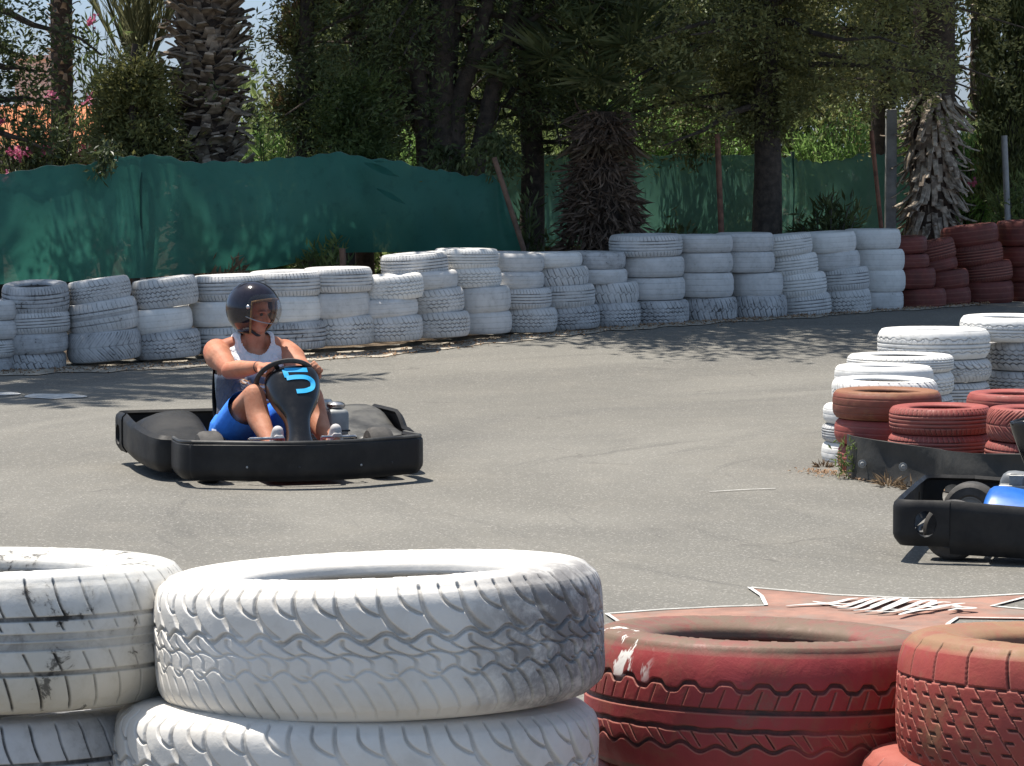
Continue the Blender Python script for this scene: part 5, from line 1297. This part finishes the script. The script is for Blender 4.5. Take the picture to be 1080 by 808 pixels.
def frond(base, az, el, L, seed, droop=.5, nl=44, ll=.45, lw=.028, mat='palmleaf', parent=None, name='frond', sp=1.0):
    rr = random.Random(seed); b = Vector(base); o = Vector((math.cos(az), math.sin(az), 0)); q = []
    for s in np.linspace(0, 1, 12): q.append(b+(o*math.cos(el)+Vector((0, 0, math.sin(el))))*L*s+Vector((0, 0, -droop*L*s*s)))
    Q = np.array([tuple(x) for x in q]); vg = Veg(); sd = np.array([-math.sin(az), math.cos(az), 0])
    ts = np.linspace(.18, 1, nl)*11; P = []; D = []; LL = []
    for t in ts:
        i = min(int(t), 10); f = t-i; p = Q[i]*(1-f)+Q[i+1]*f; tg = unit(Q[i+1]-Q[i])
        for s in (-1, 1):
            P.append(p); D.append(unit(tg*.75+sd*s*sp+np.array([0, 0, .25])+rng.normal(size=3)*.08)); LL.append(ll*(math.sin(min(1, t/11*.9+.1)*PI*.85)**.5+.1)*rr.uniform(.8, 1.1))
    V, Fq = leaves(np.array(P), np.array(D), np.array(LL), np.full(len(P), lw), -.06)
    mbk = MB(); mbk.tube(q, [max(.006, .022*(1-s)) for s in np.linspace(0, 1, 12)], 5, False)
    V2 = np.array([tuple(v) for v in mbk.V]); F2 = np.array(mbk.F); me = np_mesh(name, np.concatenate([V, V2]), np.concatenate([Fq, F2+len(V)]))
    return rel0(link(name, me, mat), parent)
def palm(px, Y, r, h, label, boot_mat, nb, size, pitch_fn, seed, crown=None, name='palm_tree', core='palmcore', wf=1.0, x=None, jit=.3, bz=None):
    Y = Y*KY; c = Vector((PX(px, Y) if x is None else x, Y, gz(Y))); root = empty(name, c); tag(root, label, 'palm tree')
    t = MB(); t.tube([tuple(c+Vector((0, 0, h*s))) for s in np.linspace(0, 1, 6)], [r*1.12, r, r*.97, r*.95, r*.92, r*.85], 18); rel0(t.build('trunk', core), root)
    if nb: boots(root, c, r, 0.02, bz or h, nb, size, pitch_fn, boot_mat, seed, wfac=wf, jitter=jit)
    if crown:
        n, L, nl = crown
        for k in range(n):
            frond(c+Vector((0, 0, h)), k*2.39996, .15+1.1*(k/n), L*random.uniform(.85, 1.1), seed*50+k, .45-.25*k/n, nl, .5, .085 if x is not None else .04, 'palmleaf', root)
    return root, c
# big palm with cut leaf bases
palm(221, 26.0, .27, 5.4, 'thick palm trunk clad in cut brown leaf bases, left of centre', 'boot', 1200, .215, lambda t: -.2+1.05*min(1, t*1.6), 3, (15, 2.6, 40), wf=.85, jit=.45)
# slim palm
palm(69, 31.0, .135, 6.5, 'slim grey palm trunk rising behind the oleanders at left', 'boot', 420, .09, lambda t: 1.0, 4, (12, 1.9, 30))
# pale scaled palm at right
palm(981, 28.9, .25, 4.0, 'palm trunk with pale peeling leaf bases beside the red tyres', 'boot_pale', 560, .27, lambda t: -1.05+.1*t, 5, (12, 2.2, 30), wf=.44, bz=2.25, jit=.5)
palm(1031, 34.0, .15, 5.5, 'thin far palm trunk between scaled palm and columnar cypress', 'boot', 260, .10, lambda t: -.5, 6, (10, 1.8, 24))
# palm just outside the left edge whose fronds shade the asphalt
palm(0, 22.4, .22, 7.6, 'palm standing just outside the left edge, fronds shading the track', 'boot', 260, .2, lambda t: .7, 7, (34, 3.3, 40), x=-6.4)
palm(0, 25.2, .2, 5.8, 'palm behind the net outside the left edge', 'boot', 120, .2, lambda t: .7, 8, (14, 2.6, 30), x=-7.5)
# young palm with tall strap leaves
Yq = 27.6*KY; c = Vector((PX(150, Yq), Yq, gz(Yq))); root = empty('young_palm', c); tag(root, 'young palm with long upright leaves left of the thick palm trunk', 'palm tree')
t = MB(); t.tube([tuple(c), tuple(c+Vector((0, 0, 1.2))), tuple(c+Vector((0, 0, 2.3)))], [.16, .15, .12], 14); rel0(t.build('trunk', 'palmcore'), root)
boots(root, c, .13, 0.3, 2.45, 130, .20, lambda t: .95, 'boot', 15)
for k in range(20):
    frond(c+Vector((0, 0, 2.2)), k*2.39996, 1.50-.022*k, 2.6*random.uniform(.8, 1.1), 900+k, .03+.008*k, 34, .55, .022, 'yucca', root, sp=.35)
# shaggy fan palm
Yq = 26.5*KY; c = Vector((PX(634, Yq), Yq, gz(Yq))); root = empty('fan_palm', c); tag(root, 'shaggy-trunked fan palm standing behind the centre of the tyre wall', 'palm tree')
t = MB(); t.tube([tuple(c), tuple(c+Vector((0, 0, .9))), tuple(c+Vector((.02, 0, 2.0)))], [.2, .21, .13], 14); rel0(t.build('trunk', 'palmcore'), root)
vg = Veg(); n = 700; z = rng.uniform(.1, 1.95, n); a = rng.uniform(0, 2*PI, n); rr_ = .22+.07*np.sin(z*3)+.05*rng.random(n)-.10*np.clip(z-1.5, 0, 1)
Cc = np.stack([c.x+rr_*np.cos(a), c.y+rr_*np.sin(a), c.z+z], 1); spray(vg, Cc, np.stack([.8*np.cos(a), .8*np.sin(a), -.5*np.ones(n)], 1), 5, .05, .20, .030, .55); vg.build('fibre_skirt', 'shag', root)
def fan(base, az, el, petiole, R0, seed, mat):
    rr = random.Random(seed); o = Vector((math.cos(az), math.sin(az), 0)); d = o*math.cos(el)+Vector((0, 0, math.sin(el))); b = Vector(base); hub = b+d*petiole+Vector((0, 0, -.04))
    sd = Vector((-math.sin(az), math.cos(az), 0)); P = []; D = []; L = []
    for k in range(34):
        f = -1+2*k/33; ang = f*R_(118); v = d*math.cos(ang)+sd*math.sin(ang)+Vector((0, 0, -.18*abs(f)-.06+rr.uniform(-.05, .05)))
        P.append(tuple(hub)); D.append(tuple(v.normalized())); L.append(R0*(1-.30*abs(f)**2)*rr.uniform(.9, 1.05))
    V, Fq = leaves(np.array(P), np.array(D), np.array(L), np.full(34, .042), -.10)
    mk = MB(); mk.tube([b, (b+hub)/2+Vector((0, 0, .03)), hub], [.016, .012, .009], 6, False)
    me = np_mesh('frond', np.concatenate([V, np.array([tuple(v) for v in mk.V])]), np.concatenate([Fq, np.array(mk.F)+len(V)])); return rel0(link('frond', me, mat), root)
top = c+Vector((.02, 0, 2.0))
for k in range(20):
    el = 1.40-1.15*(k/20); fan(top+Vector((0, 0, .15-.2*(k/20))), k*2.39996, el, random.uniform(.7, 1.05), random.uniform(.5, .66), k, 'palmleaf')
for k in range(5): fan(top+Vector((0, 0, -.15)), k*1.3+.4, -.5, .22, .38, 90+k, 'deadfrond')

# distant tree belt so that no bare horizon shows between the trunks
def belt_mass(name, label, px0, px1, Y, z0, z1, n, mat, leaf=(.16, .06)):
    Y = Y*KY; x0, x1 = PX(px0, Y), PX(px1, Y); X = rng.uniform(x0, x1, n); Yv = Y+rng.normal(size=n)*.8
    top = z1-.5*np.abs(np.sin(X*.9))-.3*np.sin(X*2.3+1); Z = z0+(top-z0)*rng.random(n)
    vg = Veg(); spray(vg, np.stack([X, Yv, Z], 1), np.tile([0, 0, 1.0], (n, 1)), 20, .16, leaf[0], leaf[1], .8)
    me = np_mesh(name, np.concatenate(vg.V), np.concatenate(vg.F)); o = link(name, me, mat); tag(o, label, 'thicket', kind='stuff')
belt_mass('thicket', 'dim tangle of shrubs behind the trunks', 240, 1200, 33.5, .2, 2.6, 2200, 'shrub')
belt_mass('thicket', 'dark tangle of boughs high behind the trunks', 330, 860, 34.5, 2.2, 4.6, 2400, 'conifer', (.14, .05))
belt_mass('thicket', 'dark dense boughs behind the cypress at the right', 690, 868, 36.5, 2.5, 5.4, 1500, 'conifer', (.13, .045))
belt_mass('thicket', 'dark boughs between the cypresses and the scaled palm', 898, 985, 36.8, 2.7, 5.4, 700, 'conifer', (.13, .045))
# ------------------------------------------------------------------ fences, poles, house
def net_fence(name, label, top, bot, mat, part, posts, nx=150, nz=16, folds=.05, seed=0):
    """top/bot: list of (px, py, Y)"""
    T = cr([(p[0], p[1], p[2]*KY) for p in top], nx); B = cr([(p[0], p[1], p[2]*KY) for p in bot], nx); V = []
    rr = random.Random(seed)
    for i in range(nx):
        a = at(*T[i]); b = at(*B[i])
        for k in range(nz):
            f = k/(nz-1); p = b*(1-f)+a*f
            yo = folds*(math.sin(i*.21+f*1.3)*.6+math.sin(i*.53+f*2.2)*.35+math.sin(i*.09)*.8)*(.12+.88*math.sin(f*PI))+.10*math.sin(f*PI)*(1 if folds > 0 else 0)
            z = p.z-(.010*math.sin(i*1.3)+.012*math.sin(i*.47)) if k == nz-1 else p.z
            V.append((p.x, p.y-yo, z))
    Fq = [(i*nz+k, (i+1)*nz+k, (i+1)*nz+k+1, i*nz+k+1) for i in range(nx-1) for k in range(nz-1)]
    root = empty(name, (V[0][0], V[0][1], gz(V[0][1]))); tag(root, label, 'fence')
    mb = MB(); mb.add(V, Fq); rel0(mb.build(part, mat), root)
    mb = MB(); mb.tube([Vector(V[i*nz+nz-1])+Vector((0, .01, -.004)) for i in range(nx)], .005, 5, False); rel0(mb.build('top_wire', 'galv'), root)
    for (px, py, Y, r, m) in posts:
        Y = Y*KY; q = at(px, py, Y); mb = MB(); mb.tube([(q.x, q.y, gz(Y)-.2), (q.x, q.y, q.z)], r, 10); rel0(mb.build('post', m), root)
        qb = at(px+1, py+100, Y); mb = MB(); mb.tube([(q.x, q.y-.045-.09*math.sin(PI*k/6), q.z+(qb.z-q.z)*k/6) for k in range(7)], .011, 6); rel0(mb.build('post_shadow_strip', 'net_dark'), root)  # dark strip drawn in for the post's shadow showing through the net
    return root
n1 = net_fence('net_fence', 'dark green shade net sagging along the left half', [(-60, 188, 23.6), (0, 182, 23.8), (90, 172, 24.1), (148, 163.5, 24.3), (215, 171, 24.5), (285, 169, 24.75), (352, 162, 25.0), (420, 171, 25.2), (480, 183, 25.4), (520, 186, 25.5), (528, 192, 25.5)],
    [(-60, 310, 23.6), (0, 300, 23.8), (80, 297, 24.1), (150, 293, 24.3), (215, 288, 24.5), (285, 283, 24.75), (350, 268, 25.0), (420, 266, 25.2), (480, 265, 25.4), (520, 263, 25.5), (552, 268, 25.5)], 'net', 'net',
    [(150, 168, 24.36, .028, 'galv'), (350, 172, 25.1, .028, 'galv'), (-25, 190, 23.8, .028, 'galv')])
# torn strips of net hanging sunlit over the top wire
def flap(px0, py0, px1, py1, Y, wpx):
    Y = Y*KY; a = at(px0, py0, Y); b = at(px1, py1, Y-.06); V = []; n = 10
    for i in range(n):
        f = i/(n-1); p = a*(1-f)+b*f; w = wpx/F*Y*math.sin(PI*(.08+.9*f))*.5
        V += [(p.x, p.y-.03*math.sin(f*9), p.z+w), (p.x+.01, p.y-.10-.05*f, p.z-w)]
    mb = MB(); mb.add(V, [(2*i, 2*i+1, 2*i+3, 2*i+2) for i in range(n-1)]); o = mb.build('torn_flap', 'net'); rel0(o, n1)
flap(384, 172, 421, 186, 24.95, 8); flap(397, 199, 428, 215, 24.95, 6); flap(393, 170, 408, 171, 24.95, 2)
n2 = net_fence('net_fence', 'faded green shade net standing farther back at the right', [(500, 166, 27.6), (560, 164, 27.8), (640, 163, 28.2), (700, 163, 28.6), (790, 163, 29.2), (830, 166, 29.5), (850, 170, 29.7), (880, 170, 29.9), (915, 162, 30.2), (950, 165, 30.5), (1040, 168, 31.2)],
    [(500, 268, 27.6), (560, 262, 27.8), (640, 258, 28.2), (700, 256, 28.6), (790, 252, 29.2), (830, 250, 29.5), (850, 249, 29.7), (880, 248, 29.9), (915, 246, 30.2), (950, 245, 30.5), (1040, 240, 31.2)], 'net_old', 'net',
    [(559, 162, 27.7, .022, 'galv'), (660, 162, 28.35, .022, 'galv'), (836, 160, 29.6, .022, 'galv')], folds=.03)
def pole(name, label, p0, p1, Y, r, mat, cat='pole', part2=None):
    Y = Y*KY; a = at(*p0, Y); b = at(*p1, Y); mb = MB(); mb.tube([tuple(Vector((b.x+(b.x-a.x)*.15, Y, gz(Y)-.05))), tuple(b), tuple(a)], r, 12)
    o = mb.build(name, mat); tag(o, label, cat); return o
pole('pipe_pole', 'tall rusty pipe standing upright behind the tyre wall', (756.5, 141), (761, 250), 26.9, .030, 'rust')
pole('pipe_pole', 'thin rusty rod leaning beside the concrete post', (919, 138), (930, 245), 28.3, .024, 'rust')
Yq = 28.9*KY; a = at(940, 120, Yq); mb = MB(); mb.box((a.x, Yq, (a.z+gz(Yq))/2), (.12, .12, a.z-gz(Yq)+.1)); tag(mb.build('concrete_post', 'concrete', bevel=.01), 'square grey concrete post left of the pale-scaled palm', 'post')
pole('pipe_pole', 'grey galvanised pole at the right edge before the cypress', (1059, 143), (1063, 235), 28.7, .034, 'galv')
pole('leaning_branch', 'bare brown branch leaning at the torn end of the net', (521, 166), (552, 262), 25.3, .026, 'wood', 'branch')
pole('wooden_stake', 'short wooden stake under the hem of the net', (361, 262), (362, 290), 24.6, .03, 'wood', 'stake')
# overhead boughs drooping over the net
for (px, py, Y, n, sx, sz, mt, lb) in ((522, 176, 25.5, 34, .20, .09, 'conifer', 'dark bough drooping over the torn right end of the net'), (113, 178, 24.0, 7, .05, .05, 'oleander_d', 'small dark tuft hanging over the net below the orange roof'),
        (722, 168, 28.0, 12, .16, .08, 'conifer', 'dark tuft drooping over the rear net left of the pipe'), (462, 182, 25.8, 26, .28, .06, 'conifer', 'dark bough resting on the net left of the leaning branch')):
    vg = tuft(px, py, Y, n, sx, sz, mt, '', ''); me = np_mesh('hanging_bough', np.concatenate(vg.V), np.concatenate(vg.F)); o = link('hanging_bough', me, mt); tag(o, lb, 'branch', 'boughs hanging over the nets')

# house with terracotta roof beyond the oleanders
def house():
    x0, x1, y0, y1 = PX(-60, 52), PX(112, 52), 52.0, 58.5; root = empty('house', ((x0+x1)/2, y0, gz(40))); tag(root, 'house with an orange tiled roof glimpsed through leaves at the left', 'house')
    mb = MB(); mb.box(((x0+x1)/2, (y0+y1)/2, 1.05), (x1-x0-.3, y1-y0-.3, 1.7)); rel0(mb.build('wall', 'stucco'), root)
    V = []; nx, ny = 150, 26
    zr, ze = 2.50, 1.75
    for j in range(ny):
        f = j/(ny-1); fj = f*13; step = (fj % 1)*.035
        for i in range(nx):
            x = x0+(x1-x0)*i/(nx-1); V.append((x, y0-.2+(y1-y0)*.55*f, ze+(zr-ze)*f+.05*abs(math.sin(i*.62))-step))
    mb = MB(); mb.add(V, [(j*nx+i, j*nx+i+1, (j+1)*nx+i+1, (j+1)*nx+i) for j in range(ny-1) for i in range(nx-1)])
    mb.add([(x0, y1, ze), (x1, y1, ze), (x1, y0-.2+(y1-y0)*.55, zr), (x0, y0-.2+(y1-y0)*.55, zr)], [(0, 1, 2, 3)]); rel0(mb.build('roof', 'roof', auto=80), root)
    mb = MB(); mb.box((PX(36, 56), 56.4, 2.85), (.55, .5, .9)); mb.box((PX(36, 56), 56.4, 3.33), (.68, .62, .07)); rel0(mb.build('chimney', 'stucco'), root)
    for px in (10, 60):
        mb = MB(); mb.box((PX(px, 52), y0+.12, 1.2), (.7, .08, .8)); w = rel0(mb.build('window', 'frame'), root)
house()

# weeds at the belt
def weed(px, py, Y, h, n, mat, label, dry=False):
    Y = Y*KY; c = at(px, py, Y); c.z = gz(Y); root = empty('weed', c); tag(root, label, 'weed')
    vg = Veg(); a = rng.uniform(0, 2*PI, n); P = np.tile(np.array([c.x, c.y, c.z]), (n, 1))+np.stack([.03*np.cos(a), .02*np.sin(a), np.zeros(n)], 1)
    if dry:
        D = unit(np.stack([np.cos(a), np.sin(a)*.5-.2, rng.uniform(.2, 1.0, n)], 1)); vg.add(*leaves(P, D, rng.uniform(.5, 1, n)*h, np.full(n, .012), .15))
    else:
        st = np.stack([rng.normal(size=n)*.035, rng.normal(size=n)*.02, rng.uniform(0, 1, n)*h], 1); vg.add(*leaves(np.array([[c.x, c.y, c.z]])+st, unit(rng.normal(size=(n, 3))+np.array([0, 0, .8])), rng.uniform(.03, .06, n), np.full(n, .014), .1))
    vg.build('leaves', mat, root)
weed(893, 500, 15.05, .22, 90, 'shrub', 'green leafy weed growing at the left end of the black belt')
weed(937, 505, 14.72, .13, 46, 'deadfrond', 'dry brown tuft of grass against the belt middle', True)
weed(962, 513, 14.58, .10, 26, 'deadfrond', 'pale straw-like twigs at the belt right of the brown tuft', True)
weed(868, 488, 15.6, .06, 40, 'deadfrond', 'dry stubble at the left tip of the tyre island', True)

# ------------------------------------------------------------------ sky, sun
SUN_EL, SUN_AZ = 71.0, -50.0     # azimuth from +Y towards +X, degrees (negative = left)
w = bpy.data.worlds.new('World'); C.world = w; w.use_nodes = True; t = w.node_tree; bg = t.nodes['Background']
sky = t.nodes.new('ShaderNodeTexSky'); sky.sky_type = 'NISHITA'; sky.sun_disc = False
sky.sun_elevation = R_(SUN_EL); sky.sun_rotation = R_(SUN_AZ); sky.air_density = 1.0; sky.dust_density = .6; sky.ozone_density = 1.2; sky.altitude = 0
tcs = t.nodes.new('ShaderNodeTexCoord'); sps = t.nodes.new('ShaderNodeSeparateXYZ'); t.links.new(tcs.outputs['Generated'], sps.inputs[0])
mr = t.nodes.new('ShaderNodeMapRange'); mr.inputs['From Min'].default_value = .0; mr.inputs['From Max'].default_value = .45; t.links.new(sps.outputs['Z'], mr.inputs['Value'])
mx_ = t.nodes.new('ShaderNodeMix'); mx_.data_type = 'RGBA'; mx_.inputs[6].default_value = (.37, .47, .74, 1); mx_.inputs[7].default_value = (1.0, .915, .775, 1); t.links.new(mr.outputs[0], mx_.inputs[0])
ml_ = t.nodes.new('ShaderNodeMix'); ml_.data_type = 'RGBA'; ml_.blend_type = 'MULTIPLY'; ml_.inputs[0].default_value = 1.0; t.links.new(sky.outputs[0], ml_.inputs[6]); t.links.new(mx_.outputs[2], ml_.inputs[7])
t.links.new(ml_.outputs[2], bg.inputs['Color']); bg.inputs['Strength'].default_value = .12
sd = bpy.data.lights.new('sun', 'SUN'); sd.energy = 4.6; sd.angle = R_(.55); sd.color = (1.0, .94, .85)
so = bpy.data.objects.new('sun', sd); COL.objects.link(so)
dirv = Vector((math.sin(R_(SUN_AZ))*math.cos(R_(SUN_EL)), math.cos(R_(SUN_AZ))*math.cos(R_(SUN_EL)), math.sin(R_(SUN_EL))))
so.rotation_euler = (-dirv).to_track_quat('-Z', 'Y').to_euler(); so.location = (0, 10, 30)
C.render.engine = 'CYCLES'
C.view_settings.view_transform = 'Standard'; C.view_settings.look = 'None'; C.view_settings.exposure = .68; C.view_settings.gamma = 1.0
C.cycles.max_bounces = 8; C.cycles.transparent_max_bounces = 16; C.cycles.sample_clamp_indirect = 8
